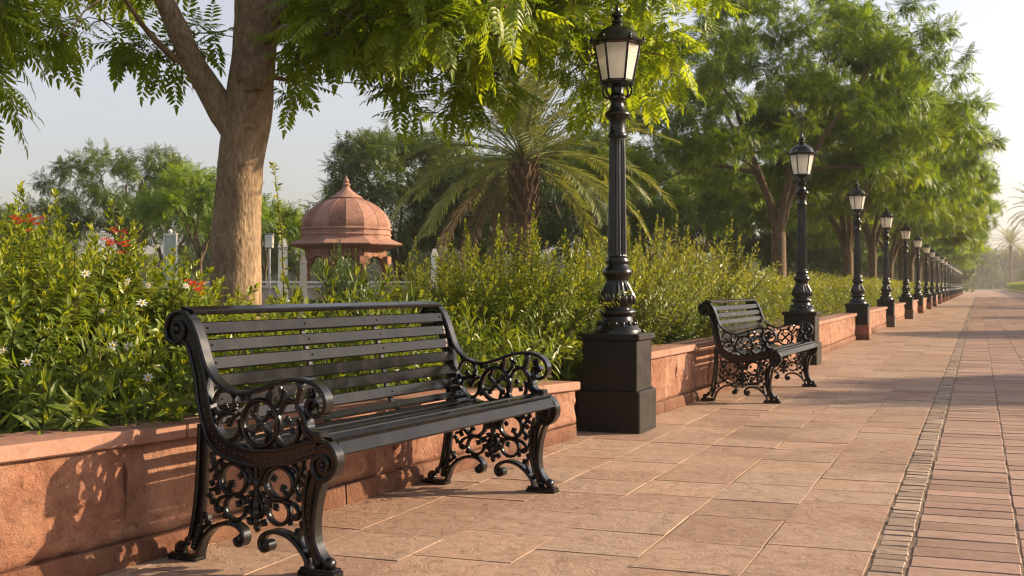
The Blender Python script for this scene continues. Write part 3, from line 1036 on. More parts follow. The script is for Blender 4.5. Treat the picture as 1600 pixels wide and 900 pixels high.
                leafy(lg, .53, .07, lm, 150, .016)
                foot = (.486, .636)
            lg.box(l0 - .004, l1 + .004, -foot[1], -foot[0], -.003, .018, None, .003)
            lg.box(l0 - .001, l1 + .001, -foot[1] + .006, -foot[0] - .006, .0175, .028, None, .003)
            lg.build("leg", M_iron, frame, angle=40)
    # ---- slats
    def slat(mb, c, t, w, th, x0, x1, rr):
        t = np.array(t) / np.linalg.norm(t); nn = np.array([-t[1], t[0]])
        b_ = .0045
        P = []
        sec = [(-w / 2 + b_, -th / 2), (w / 2 - b_, -th / 2), (w / 2, -th / 2 + b_), (w / 2, th / 2 - b_), (w / 2 - b_, th / 2), (-w / 2 + b_, th / 2), (-w / 2, th / 2 - b_), (-w / 2, -th / 2 + b_)]
        for l in (x0, x1):
            for (a, b2) in sec:
                q = np.array(c) + t * a + nn * b2
                P.append(pt(l, *q))
        mb.cur = rr
        mb.add(P, [tuple(range(7, -1, -1)), tuple(range(8, 16))] + [(k, (k + 1) % 8, 8 + (k + 1) % 8, 8 + k) for k in range(8)])
    rng = random.Random(4)
    path = catmull([(-.045, .915), (.000, .872), (.026, .805), (.047, .735), (.064, .668), (.077, .60), (.094, .53), (.118, .478), (.165, .441), (.225, .424), (.30, .424), (.38, .431), (.46, .452), (.535, .478)], 20)
    cum = [0]
    for i in range(1, len(path)): cum.append(cum[-1] + np.linalg.norm(path[i] - path[i - 1]))

    def ev(s):
        i = int(np.searchsorted(cum, s)); i = min(max(i, 1), len(path) - 1)
        f = (s - cum[i - 1]) / (cum[i] - cum[i - 1])
        return path[i - 1] * (1 - f) + path[i] * f, path[i] - path[i - 1]
    bk, st, bt, bt2 = MB(), MB(), MB(), MB()
    s = .03
    x0, x1 = .03, Lb - .03
    k = 0
    slat(bk, (-.028, .909), (1.0, -.25), .060, .020, x0, x1, .5)
    s = .095
    while s < cum[-1] - .02:
        c, t = ev(s)
        isback = c[0] < .125
        slat(bk if isback else st, c, t, .050 if isback else .037, .017, x0, x1, rng.random())
        for l in (.085, Lb - .085, Lb * .36, Lb * .65):
            tt = t / np.linalg.norm(t); nn = np.array([-tt[1], tt[0]])
            q = c + nn * .009
            (bt if isback else bt2).ball(pt(l, *q), .005, 8, 4, (1, 1, 1))
        s += .0665 if isback else .056
    slat(st, (.583, .470), (1, -.08), .052, .018, x0, x1, .4)
    slat(st, (.621, .437), (.45, -1), .052, .018, x0 + .02, x1 - .02, .6)
    back = bk.build("backrest", M_slat, root, angle=30, extra=(bt, M_iron))
    seat = st.build("seat", M_slat, root, angle=30, extra=(bt2, M_iron))
    for l in (Lb * .36, Lb * .65):
        sup = MB()
        pth = [tuple(ev(x)[0] - np.array([.014, .004]) * (1 if ev(x)[0][0] < .15 else 0) - np.array([0, .02]) * (1 if ev(x)[0][0] >= .15 else 0)) for x in np.linspace(.06, cum[-1], 16)]
        strap(sup, pth, l - .016, l + .016, .010, 2)
        sup.build("support_bar", M_iron, root, angle=40)
    return root


b1 = bench()
b1.location = (-1.18, 4.375, 0)
b1.rotation_euler = (0, 0, math.atan2(1.71, .82))
tag(b1, "large black cast iron and slatted bench in the foreground with scrolled ends", "bench", "cast iron park benches")
b2 = copy_tree(b1)
b2.location = (1.72, 10.45, 0)
b2.rotation_euler = (0, 0, math.atan2(1.81, .785))
b2.scale = (.99, .95, .95)
tag(b2, "smaller looking farther black slatted bench between the first two lamp posts", "bench", "cast iron park benches")


# ------------------------------------------------------------------ foliage tools
def leaf_template(seg=2, width=.28, fold=.25, droop=.15):
    """unit-length leaf along x; returns verts, tri faces"""
    v = [(0, 0, 0)]
    xs = [(k + 1) / (seg + 1) for k in range(seg)]
    wd_ = [math.sin(math.pi * (x ** .8)) for x in xs]
    for x, w in zip(xs, wd_):
        z = -droop * x * x
        v += [(x, -width / 2 * w, z + fold * width / 2 * w), (x, 0, z), (x, width / 2 * w, z + fold * width / 2 * w)]
    v.append((1, 0, -droop))
    f = [(0, 1, 2), (0, 2, 3)]
    for k in range(seg - 1):
        a = 1 + 3 * k; b_ = a + 3
        f += [(a, b_, b_ + 1), (a, b_ + 1, a + 1), (a + 1, b_ + 1, b_ + 2), (a + 1, b_ + 2, a + 2)]
    a = 1 + 3 * (seg - 1); t_ = len(v) - 1
    f += [(a, t_, a + 1), (a + 1, t_, a + 2)]
    return np.array(v, float), np.array(f, int)


def frames(D, N):
    D = D / (np.linalg.norm(D, axis=1, keepdims=True) + 1e-9)
    S = np.cross(N, D); S /= (np.linalg.norm(S, axis=1, keepdims=True) + 1e-9)
    Nn = np.cross(D, S)
    return D, S, Nn


def scatter(tv, tf, pos, D, N, size, rnd):
    """instances of a template baked into arrays"""
    D, S, Nn = frames(D, N)
    n, k = len(pos), len(tv)
    sz = np.asarray(size).reshape(-1, 1, 1)
    P = pos[:, None, :] + sz * (tv[None, :, 0:1] * D[:, None, :] + tv[None, :, 1:2] * S[:, None, :] + tv[None, :, 2:3] * Nn[:, None, :])
    Fc = tf[None, :, :] + (np.arange(n) * k)[:, None, None]
    return P.reshape(-1, 3), Fc.reshape(-1, tf.shape[1]), np.repeat(rnd, k)


class Bag:
    def __init__(s): s.P, s.F, s.R, s.n = [], [], [], 0

    def add(s, P, Fc, Rr):
        s.P.append(P); s.F.append(Fc + s.n); s.R.append(Rr); s.n += len(P)

    def mesh(s, name, mat):
        return np_mesh(name, np.concatenate(s.P), np.concatenate(s.F), np.clip(np.concatenate(s.R), 0, 1), False, (mat,))


def pinnate_template(pairs=8, ll=.26, lw=.30, seg=1, droop=.25, spread=62, fold=.2, ldroop=.35):
    """compound leaf of unit length along x: rachis + leaflets, all triangles"""
    V_, F_ = [], []
    lt, lf = leaf_template(seg, lw, fold, .2)
    n = 0
    def curve(t): return np.array([t * (1 - .08 * t), 0, -droop * t * t])
    # rachis as a thin strip
    ts = np.linspace(0, .97, 6)
    for t_ in ts:
        c = curve(t_); w = .006 * (1.2 - t_)
        V_ += [c + np.array([0, -w, 0]), c + np.array([0, w, 0])]
    for k in range(5):
        a = 2 * k
        F_ += [(a, a + 2, a + 3), (a, a + 3, a + 1)]
    n = len(V_)
    rng = random.Random(pairs)
    for i in range(pairs):
        t_ = .18 + .77 * i / (pairs - 1)
        c = curve(t_)
        ln = ll * (math.sin(math.pi * (.25 + .62 * i / (pairs - 1))))
        for sd in (-1, 1):
            a = R(spread - 22 * i / pairs + rng.uniform(-6, 6)) * sd
            D = np.array([[math.cos(a), math.sin(a), -ldroop * rng.uniform(.6, 1.4)]])
            N = np.array([[.1, -.15 * sd, 1.0]])
            P, Fc, _ = scatter(lt, lf, c[None, :], D, N, [ln], np.zeros(1))
            V_ += list(P); F_ += [tuple(x + n for x in f) for f in Fc]; n += len(P)
    P, Fc, _ = scatter(lt, lf, curve(.97)[None, :], np.array([[1, 0, -2 * droop]]), np.array([[0, 0, 1.0]]), [ll * .8], np.zeros(1))
    V_ += list(P); F_ += [tuple(x + n for x in f) for f in Fc]
    return np.array(V_), np.array(F_)


def grow(limbs, clusters, rs, tip=.006, jitter=.08, gravity=.1):
    """limbs: list of polylines [(pos, radius)], clusters: centres. returns tube list [(pts, radii)] and direction at each cluster"""
    nodes, par, base_r = [], [], []
    tubes = []
    for pl in limbs:
        tubes.append(([p for p, r in pl], [r for p, r in pl]))
        for p, r in pl[max(0, len(pl) // 3):]:
            nodes.append(np.array(p, float)); base_r.append(r)
    origin = nodes[0]
    order = sorted(range(len(clusters)), key=lambda i: np.linalg.norm(clusters[i] - origin))
    nd = np.array(nodes); rad = list(base_r)
    depth = [0] * len(nodes)
    for ci in order:
        c = clusters[ci]
        dd = np.linalg.norm(nd - c, axis=1) + np.array(depth) * .04 + np.maximum(0, nd[:, 2] - c[2]) * .5
        k = int(np.argmin(dd))
        a = nd[k]
        L = np.linalg.norm(c - a)
        if L < .05: continue
        m_ = max(3, int(L / .35) + 1)
        r0 = min(rad[k] * .72, .010 + .013 * L + .01)
        pts, rr = [a], [r0]
        side = rs.normal(0, jitter * L, 3)
        for q in range(1, m_ + 1):
            t_ = q / m_
            p = a * (1 - t_) + c * t_ + side * math.sin(math.pi * t_) * .8 + np.array([0, 0, gravity * L * math.sin(math.pi * t_)])
            pts.append(p); rr.append(r0 * (1 - t_) + tip * t_)
        tubes.append((pts, rr))
        nd = np.vstack([nd, np.array(pts[1:])]); rad += rr[1:]
        depth += [depth[k] + 1] * (len(pts) - 1)
    return tubes


def tubes_mesh(name, tubes, mat, parent, thin=4, wob=0.0, big=10):
    mb = MB()
    for i, (pts, rr) in enumerate(tubes):
        mr = max(rr)
        mb.tube(pts, rr, big if mr > .05 else (6 if mr > .02 else thin), False, wob if mr > .05 else 0, i)
    return mb.build(name, mat, parent, smooth=True)


def crown_leaves(clusters, rads, rs, per, leaves, tmpl, size, mat_rnd=None, tw=None, flat=.6, up=.3):
    """clusters -> whorls of compound leaves. returns Bag, twig tubes"""
    bag = Bag(); twigs = []
    tv, tf = tmpl
    pos, D, N, sz, rn = [], [], [], [], []
    for c, cr in zip(clusters, rads):
        shade = rs.uniform(.0, 1.0)
        for w in range(per):
            d = rs.normal(0, 1, 3); d /= np.linalg.norm(d)
            d[2] *= flat
            q = c + d * cr * rs.uniform(.35, 1.0)
            if tw is not None:
                mid = (c + q) / 2 + np.array([0, 0, .12 * cr])
                twigs.append(([c, mid, q], [tw, tw * .8, tw * .5]))
            ax = d + np.array([0, 0, up]) + rs.normal(0, .2, 3); ax /= np.linalg.norm(ax)
            ph = rs.uniform(0, 2 * math.pi)
            ref = np.array([0, 0, 1.0]) if abs(ax[2]) < .9 else np.array([1.0, 0, 0])
            a1 = np.cross(ax, ref); a1 /= np.linalg.norm(a1); a2 = np.cross(ax, a1)
            for k in range(leaves):
                a = ph + 2.4 * k
                tilt = rs.uniform(.15, .8) if k else 1.2
                dd = (a1 * math.cos(a) + a2 * math.sin(a)) + ax * tilt
                dd[2] -= rs.uniform(.0, .45)
                pos.append(q - ax * rs.uniform(0, .08)); D.append(dd); N.append([rs.normal(0, .25), rs.normal(0, .25), 1.0])
                sz.append(size * rs.uniform(.7, 1.15)); rn.append(.0 + .55 * shade + rs.uniform(-.05, .45))
    bag.add(*scatter(tv, tf, np.array(pos), np.array(D), np.array(N), np.array(sz), np.array(rn)))
    return bag, twigs


# ------------------------------------------------------------------ the near tree
def near_tree():
    rs = np.random.RandomState(8)
    Y0 = 8.5
    root_p = at(364, 560, Y0)
    root = empty("shade_tree", (root_p.x, root_p.y, .25))
    tag(root, "leafy shade tree with forked brown trunk rising behind the large bench", "tree")
    o = np.array([root_p.x, root_p.y, .25])
    A = lambda px, py, Y: np.array(at(px, py, Y)) - o
    tr = [((0, 0, -.05), .27), ((.0, 0, .08), .215), ((0.0, 0, .3), .188)] + [(A(364 + 3, 450, Y0), .178), (A(369, 380, Y0), .170), (A(373, 300, Y0), .162), (A(379, 235, Y0), .162), (A(385, 185, Y0), .168), (A(392, 130, Y0), .158), (A(397, 80, Y0), .155), (A(402, 30, Y0), .158), (A(405, -10, Y0), .162), (A(404, -60, Y0), .13), (A(396, -150, Y0 - .1), .11), (A(380, -260, Y0 - .3), .08)]
    tr = [(tuple(p), r) for p, r in tr]
    ct = catmull([np.array(list(p) + [r]) for p, r in tr], 5)
    trunk = [(tuple(q[:3]), q[3]) for q in ct]
    lb = [(A(378, 225, Y0), .10), (A(350, 178, Y0 - .02), .102), (A(327, 140, Y0 - .05), .090), (A(303, 100, Y0 - .1), .082), (A(279, 50, Y0 - .15), .075), (A(256, 0, Y0 - .2), .068), (A(228, -60, Y0 - .3), .066), (A(190, -140, Y0 - .5), .05)]
    lb = [(tuple(q[:3]), q[3]) for q in catmull([np.array(list(p) + [r]) for p, r in lb], 4)]
    rb = [(A(412, 40, Y0), .08), (A(440, 8, Y0 - .05), .082), (A(485, -20, Y0 - .1), .07), (A(560, -45, Y0 - .1), .058), (A(660, -50, Y0), .045), (A(780, -45, Y0 + .2), .034), (A(900, -30, Y0 + .3), .025), (A(1020, -20, Y0 + .5), .018)]
    rb = [(tuple(q[:3]), q[3]) for q in catmull([np.array(list(p) + [r]) for p, r in rb], 4)]
    sb = [(A(292, 100, Y0 - .1), .028), (A(270, 88, Y0 - .15), .030), (A(246, 66, Y0 - .25), .024), (A(222, 38, Y0 - .4), .018), (A(190, -10, Y0 - .6), .013), (A(150, -60, Y0 - .8), .009)]
    sb = [(tuple(p), r) for p, r in sb]
    back_b = [(A(397, -60, Y0), .09), (A(450, -160, Y0 + .6), .07), (A(560, -190, Y0 + 1.6), .05), (A(720, -180, Y0 + 2.6), .03)]
    back_b = [(tuple(p), r) for p, r in back_b]
    limbs = [trunk, lb, rb, sb, back_b]
    # clusters: (px, py, Y, rad)
    spec = []
    def fill(x0, x1, y0, y1, Ya, Yb, n, r=.36):
        for _ in range(n):
            spec.append((rs.uniform(x0, x1), rs.uniform(y0, y1) - 45, rs.uniform(Ya, Yb), r * rs.uniform(.7, 1.2)))
    fill(-80, 130, -120, 15, 6.8, 9.5, 16, .34)
    fill(100, 330, -120, 30, 8.2, 10.2, 26, .34)
    fill(460, 640, -110, 110, 7.4, 10.2, 46, .36)
    fill(600, 860, -110, 100, 7.4, 10.6, 56, .38)
    fill(640, 1010, -20, 140, 8.6, 11.0, 40, .34)
    fill(840, 1090, -110, 20, 8.6, 10.6, 24, .36)
    fill(-200, 1150, -420, -100, 6.2, 11.5, 26, .45)
    for q in ((470, 170, 8.9, .22), (440, 60, 9.3, .3), (455, 110, 9.5, .3), (250, 130, 9.2, .3), (215, 110, 9.2, .28), (300, 110, 9.4, .25), (160, 70, 9.1, .3), (620, 180, 9.2, .3), (680, 215, 9.6, .28), (800, 210, 9.8, .3), (870, 215, 9.9, .3), (930, 190, 9.9, .3), (985, 165, 9.9, .28), (105, 95, 7.4, .22), (240, 90, 7.6, .3), (300, 60, 7.9, .3), (215, 35, 7.5, .3), (40, 40, 7.6, .32), (20, 95, 7.7, .2), (450, 125, 8.4, .26), (500, 100, 8.8, .3), (560, 60, 8.6, .3), (640, 130, 8.9, .3), (700, 160, 9.2, .32), (780, 155, 9.4, .32), (850, 165, 9.6, .32), (900, 140, 9.6, .3), (990, 120, 9.4, .28), (1030, 80, 9.3, .25), (1040, 130, 9.4, .2), (740, 190, 9.4, .22), (1100, 20, 9.2, .25), (10, 20, 7.0, .3), (330, 90, 9.3, .28), (270, 130, 8.0, .2)):
        spec.append((q[0], q[1] - 38, q[2], q[3]))
    spec = [q for q in spec if not (740 < q[0] < 905 and q[1] > 120) and not (200 < q[0] < 470 and q[1] > -70 and q[2] < 9.0) and not (330 < q[0] < 440 and q[1] > 40)]
    C = np.array([A(a, b_, c) for a, b_, c, d in spec]); Rr = [s[3] for s in spec]
    tubes = grow(limbs, C, rs, .005, .07, .08)
    bag, twigs = crown_leaves(C, Rr, rs, 4, 5, pinnate_template(7, .31, .34, 2, .13, 60, .25, .22), .31, tw=.0055, flat=.7, up=.05)
    mb = MB()
    for i, (pts, rr) in enumerate(tubes):
        mr = max(rr)
        mb.tube(pts, rr, 40 if mr > .1 else (24 if mr > .06 else (10 if mr > .03 else 5)), False, .09 if mr > .1 else (.05 if mr > .06 else 0), i)
    # pruned knob with healed swirls
    kc = A(394, 112, Y0 - .17)
    for k, (dx, dz, r) in enumerate(((0, 0, .105), (.03, -.05, .085), (-.055, .02, .07), (.065, .055, .06), (-.02, -.09, .06))):
        mb.ball(kc + np.array([dx, .02, dz]), r, 18, 12, (1, .8, 1))
    for k in range(len(mb.v) - 5 * 18 * 13, len(mb.v)):
        q = Vector(mb.v[k]); nz = mnoise.fractal(q * 14, .8, 2, 4) * .02
        mb.v[k] = (q.x + nz, q.y - nz, q.z + nz)
    mb.build("trunk", M_bark, root, smooth=True)
    tw_mb = MB()
    for pts, rr in twigs: tw_mb.tube(pts, rr, 3, False)
    me = bag.mesh("crown", L_canopy)
    cr = link("crown", me, root)
    t_o = tw_mb.build("twigs", M_bark2, cr, smooth=True)
    return root


near_tree()

# a second tree outside the left edge whose fronds hang into the top left corner
def corner_tree():
    rs = np.random.RandomState(31)
    root = empty("shade_tree", (-4.6, 6.6, -.03))
    tag(root, "tree outside the left edge whose drooping leaf sprays enter at the upper left corner", "tree")
    o = np.array([-4.6, 6.6, -.03])
    tr = [((0, 0, 0), .2), ((.02, 0, 1), .16), ((.1, .1, 2), .14), ((.2, .1, 3.0), .10), ((.3, 0, 3.8), .06)]
    C, Rr = [], []
    for px, py, Y, r in ((-40, 50, 7.0, .25), (-25, 130, 7.0, .15), (-55, 150, 6.9, .2), (0, 10, 7.3, .25), (-60, 20, 6.8, .3)):
        C.append(np.array(at(px, py, Y)) - o); Rr.append(r)
    for _ in range(34):
        d = rs.normal(0, 1, 3); d /= np.linalg.norm(d)
        p = np.array([.0, 0, 3.9]) + d * np.array([1.4, 1.6, .9]) * rs.uniform(.5, 1)
        C.append(p); Rr.append(.4)
    tubes = grow([tr], np.array(C), rs)
    bag, tw = crown_leaves(C, Rr, rs, 4, 5, pinnate_template(9, .27, .24, 2, .35, 58), .38, tw=.005)
    tubes_mesh("trunk", tubes + tw, M_bark, root, 3, .06, 16)
    cr = link("crown", bag.mesh("crown", L_canopy), root)


corner_tree()


# ------------------------------------------------------------------ row trees, background trees
def broad_tree(seed, height, rx, ncl, per, leaves, mat, trunk_r=.17, fork=1.5, flat=.5, zc=.62, rz=.36, size=.42, bark=None, cl_r=.62, seg=1, pairs=6, skew=0.0, lw=.40):
    rs = np.random.RandomState(seed)
    root = empty("park_tree")
    limbs = []
    base = [((0, 0, -.05), trunk_r * 1.35), ((0, 0, .25), trunk_r * 1.05), ((.03, 0, fork * .6), trunk_r * .95), ((.02, .02, fork), trunk_r)]
    limbs.append(base)
    nl = 5
    for k in range(nl):
        a = 2 * math.pi * k / nl + rs.uniform(-.3, .3)
        sp = rs.uniform(.35, .6)
        pts = [((.02, .02, fork * .95), trunk_r * .62)]
        for q in range(1, 6):
            t_ = q / 5
            rr = rx * sp * t_ ** 1.3
            pts.append(((rr * math.cos(a) + rs.normal(0, .06), rr * math.sin(a) + rs.normal(0, .06), fork + (height * .74 - fork) * t_), trunk_r * .6 * (1 - t_ * .75)))
        limbs.append(pts)
    C, Rr = [], []
    while len(C) < ncl:
        d = rs.normal(0, 1, 3); d /= np.linalg.norm(d)
        if d[2] < -.55: continue
        a = math.atan2(d[1], d[0])
        lump = 1 + .16 * math.sin(3 * a + seed) + .10 * math.sin(5 * a + 2 * seed)
        q = d * rs.uniform(.55, 1.0) ** .6
        C.append(np.array([q[0] * rx * lump + skew, q[1] * rx * lump, height * zc + q[2] * height * rz * (1 + .12 * math.sin(4 * a + seed))]))
        Rr.append(cl_r * rs.uniform(.7, 1.25))
    tubes = grow(limbs, np.array(C), rs, .008, .07, .10)
    bag, tw = crown_leaves(C, Rr, rs, per, leaves, pinnate_template(pairs, .36, lw, seg, .22, 60, .2, .3), size, tw=.008, flat=flat, up=.25)
    tubes_mesh("trunk", tubes, bark or M_bark2, root, 4, .05, 12)
    link("crown", bag.mesh("crown", mat), root)
    return root


GR = "broad leafy trees standing in a row behind the lamp posts"
tA = broad_tree(21, 7.9, 4.2, 215, 13, 6, L_row, .17, 2.2, .22, .62, .37, .31, cl_r=.66, lw=.34)
tB = broad_tree(57, 8.0, 4.3, 200, 13, 6, L_row, .18, 2.2, .22, .60, .38, .33, cl_r=.68, lw=.34)
tA.scale = (1.08, 1.08, 1.06); tA.location = (6.65, 30.0, 0); tA.rotation_euler = (0, 0, 1.0)
tag(tA, "big spreading tree with a forked trunk between the first and third lamp heads", "tree", GR)
row = [(35.5, 9.9, tB, .92, 0), (43, 12.9, None, .95, 1), (51, 16.0, None, .95, 0), (60, 19.4, None, 1.0, 1), (70, 23.2, None, 1.0, 0), (81, 27.4, None, .95, 1), (93, 31.9, None, .95, 0), (107, 37.1, None, .95, 1), (124, 43.6, None, .95, 0), (144, 51.2, None, .9, 1)]
for i, (Y, X, o, s, k) in enumerate(row):
    src = tA if k else tB
    if o is None:
        o = copy_tree(src)
    o.location = (X, Y, 0); o.rotation_euler = (0, 0, 1.7 * i + .6); o.scale = (s, s * .95, s * (1 + .07 * math.sin(2.3 * i)))
    lb_ = ["tree right behind the big spreading tree, reaching farthest right over the path", "tree behind the fourth lamp post in the row", "tree behind the fifth lamp post in the row", "tree near the sixth lamp post in the row", "tree near the seventh lamp post in the row"]
    tag(o, lb_[i] if i < 5 else "row tree beside the %s lamp post, small with distance" % ORD[int((Y - 8.4) / 7.45)], "tree", GR)

# background trees
bgA = broad_tree(5, 6.6, 3.0, 120, 7, 5, L_bg, .16, 1.6, .25, .63, .34, .38, cl_r=.5, pairs=5)
bgB = broad_tree(77, 7.0, 3.4, 180, 7, 5, L_bg, .16, 1.2, .5, .56, .42, .5, cl_r=.65, pairs=5)
bgC = broad_tree(93, 5.2, 1.9, 50, 7, 5, L_row, .07, 1.8, .4, .7, .24, .42, cl_r=.45, pairs=5)
GB = "trees in the park behind the planting bed"


def put(src, first, px, Y, sc, rz, label, group=GB, zs=None):
    o = src if first else copy_tree(src)
    o.location = ((px - 800) / F * Y, Y, -.03)
    o.rotation_euler = (0, 0, rz)
    o.scale = (sc, sc, sc * (zs or 1))
    tag(o, label, "tree", group)
    return o


put(bgA, True, 195, 44, 1.0, .3, "dark green tree far left of the forked trunk, left of the thin pale sapling")
put(bgC, True, 312, 38, 1.0, .9, "slim light tree just left of the forked trunk with a pale thin stem")
put(bgB, True, 625, 50, 1.12, 2.2, "dark dense tree behind the right side of the domed pavilion")
put(bgC, False, 415, 42, .85, 2.2, "slim light tree just right of the forked trunk")
put(bgA, False, 60, 85, .95, 1.7, "hazy rounded tree at the far left edge above the shrubs")
put(bgA, False, 262, 60, 1.0, 4.1, "distant tree directly left of the forked trunk, behind the glass post")
put(bgB, False, 470, 78, .8, .7, "low distant tree behind the left side of the domed pavilion")
put(bgA, False, 760, 52, 1.15, 3.3, "tall green tree behind the left fronds of the date palm")
put(bgB, False, 900, 48, 1.05, 5.2, "green tree behind the trunk of the date palm to its right")
put(bgA, False, 1010, 55, 1.15, .2, "green tree seen right of the first lamp post's shaft")
put(bgC, False, 1095, 46, 1.1, .5, "slim light tree behind the small distant park lamp")
put(bgB, False, 1150, 62, 1.1, 1.2, "tree in the distance left of the big forked row tree")
put(bgA, False, 1290, 75, 1.0, 2.5, "distant tree seen under the row trees by the second lamp post")
put(bgB, False, -40, 60, .8, 3.9, "dark tree at the left edge of the distant park")
put(bgB, False, 690, 90, 1.0, 5.9, "far tree between the pavilion and the date palm")
put(bgA, False, 1090, 110, 1.3, 5.0, "farthest tree between the first and second lamp posts")
put(bgB, False, 350, 110, 1.0, 1.0, "farthest tree behind the forked trunk")
for i, (px, Y, sc, rz) in enumerate(((1235, 95, .9, .4), (1262, 60, .7, 1.4), (1310, 120, 1.0, 2.4), (1345, 92, .8, 3.4), (1395, 140, 1.0, 4.4), (1430, 165, 1.0, 5.4), (1160, 130, 1.2, .9))):
    put(bgB if i % 2 else bgA, False, px, Y, sc, rz, ["distant tree directly behind the second lamp post", "low tree between the second and third lamp posts", "distant tree behind the third lamp post", "distant tree seen between third and fourth lamp posts", "distant tree behind the fourth lamp post's shaft", "distant tree behind the fifth and sixth lamp posts", "farthest park tree left of the second lamp post"][i])
for i, (px, Y, sc, rz) in enumerate(((1499, 230, 1.1, 0), (1526, 335, 1.6, 1.3), (1550, 345, .95, 2.2), (1490, 180, .8, 3.1), (1586, 350, .95, 4.0), (1538, 372, 1.5, 5.0), (1612, 262, .8, 1.9))):
    put(bgB if i % 2 else bgA, False, px, Y, sc, rz, ["hazy tree closing the end of the path on its left", "taller hazy tree at the vanishing point of the path", "small round hazy tree right of the path's end", "hazy tree behind the last lamp posts", "low hazy tree under the far right palms", "farthest hazy tree at the end of the path", "hazy tree behind the palms at the right edge"][i], "hazy trees at the end of the path")


# ------------------------------------------------------------------ palms
def palm(seed, trunk_h, trunk_r, nfr, fl, dead=3, leaflets=46, lf_s=1.0, gap=None):
    rs = np.random.RandomState(seed)
    root = empty("date_palm")
    mb = MB()
    N = 26
    P, Fc = [], []
    nz = int(trunk_h / .035)
    for i in range(nz + 1):
        z = trunk_h * i / nz
        for k in range(N):
            a = 2 * math.pi * k / N
            ph = (z / .17) + (k / N * 8)
            ph2 = (z / .17) - (k / N * 8)
            dmd = max(abs((ph % 1) - .5), abs((ph2 % 1) - .5)) * 2
            r = trunk_r * (1.0 + .22 * (1 - dmd) + .12 * (z / trunk_h) + .25 * max(0, .3 - z))
            P.append((r * math.cos(a), r * math.sin(a), z - .05))
    for i in range(nz):
        for k in range(N):
            kk = (k + 1) % N
            Fc.append((i * N + k, i * N + kk, (i + 1) * N + kk, (i + 1) * N + k))
    mb.add(P, Fc)
    # old leaf bases under the crown
    for k in range(60):
        a = 2.4 * k; z = trunk_h - .02 * k
        r = trunk_r * 1.15
        c, s_ = math.cos(a), math.sin(a)
        mb.tube([(r * c, r * s_, z), ((r + .09) * c, (r + .09) * s_, z + .14), ((r + .13) * c, (r + .13) * s_, z + .24)], [.045, .03, .012], 5)
    mb.build("trunk", M_palmtrunk, root)

    def frond_set(idx, mat, name, elev_fn, parent):
        bag = Bag()
        lt, lf = leaf_template(1, .085 if lf_s < 1.5 else .16, .5, .10)
        for k in idx:
            az = 2.399 * k + rs.uniform(-.15, .15)
            el = elev_fn(k)
            if gap is not None and el < .35 and math.cos(az - gap) > .80: continue
            L = fl * rs.uniform(.88, 1.1)
            npt = 24
            pts = []
            p = np.array([0, 0, trunk_h + .05]); e = el
            step = L / npt
            for i in range(npt + 1):
                pts.append(p.copy())
                d = np.array([math.cos(e) * math.cos(az), math.cos(e) * math.sin(az), math.sin(e)])
                p = p + d * step
                e -= (.022 + .046 * (i / npt)) * (1.3 if el < .5 else 1.0) * math.cos(e * .8)
            pts = np.array(pts)
            # rachis tube (tris)
            Pv, Ff = [], []
            for i, q in enumerate(pts):
                r = .022 * (1 - i / (npt + 2)) + .004
                t_ = pts[min(i + 1, npt)] - pts[max(i - 1, 0)]; t_ /= np.linalg.norm(t_)
                sx = np.cross(t_, [0, 0, 1.0]); sx /= np.linalg.norm(sx) + 1e-6; ux = np.cross(sx, t_)
                Pv += [q + sx * r, q + ux * r, q - sx * r]
            for i in range(npt):
                for j_ in range(3):
                    jj = (j_ + 1) % 3
                    Ff += [(3 * i + j_, 3 * i + 3 + j_, 3 * i + 3 + jj), (3 * i + j_, 3 * i + 3 + jj, 3 * i + jj)]
            bag.add(np.array(Pv), np.array(Ff), np.full(len(Pv), .95))
            pos, D, Nn, sz, rn = [], [], [], [], []
            for i in range(leaflets):
                t_ = .16 + .83 * i / leaflets
                f = t_ * npt; i0 = min(int(f), npt - 1); q = pts[i0] + (pts[i0 + 1] - pts[i0]) * (f - i0)
                tg = pts[i0 + 1] - pts[i0]; tg /= np.linalg.norm(tg)
                sx = np.cross(tg, [0, 0, 1.0]); sx /= np.linalg.norm(sx) + 1e-6
                ux = np.cross(sx, tg)
                for sd in (-1, 1):
                    D.append(tg * rs.uniform(.65, .95) + sx * sd * .8 + ux * rs.uniform(.05, .4) + np.array([0, 0, -.15]))
                    Nn.append(ux + rs.normal(0, .15, 3)); pos.append(q)
                    sz.append(lf_s * .40 * math.sin(math.pi * (.22 + .70 * (t_ - .16))) * rs.uniform(.85, 1.1)); rn.append(rs.uniform(.1, .9))
            bag.add(*scatter(lt, lf, np.array(pos), np.array(D), np.array(Nn), np.array(sz), np.array(rn)))
        return link(name, bag.mesh(name, mat), parent)
    frond_set(range(nfr), L_palm, "fronds", lambda k: 1.42 - 1.62 * (k / nfr) + rs.uniform(-.08, .08), root)
    if dead:
        frond_set([nfr + q for q in (1, 4, 9)][:dead], L_dead, "dry_fronds", lambda k: -.35, root)
    return root


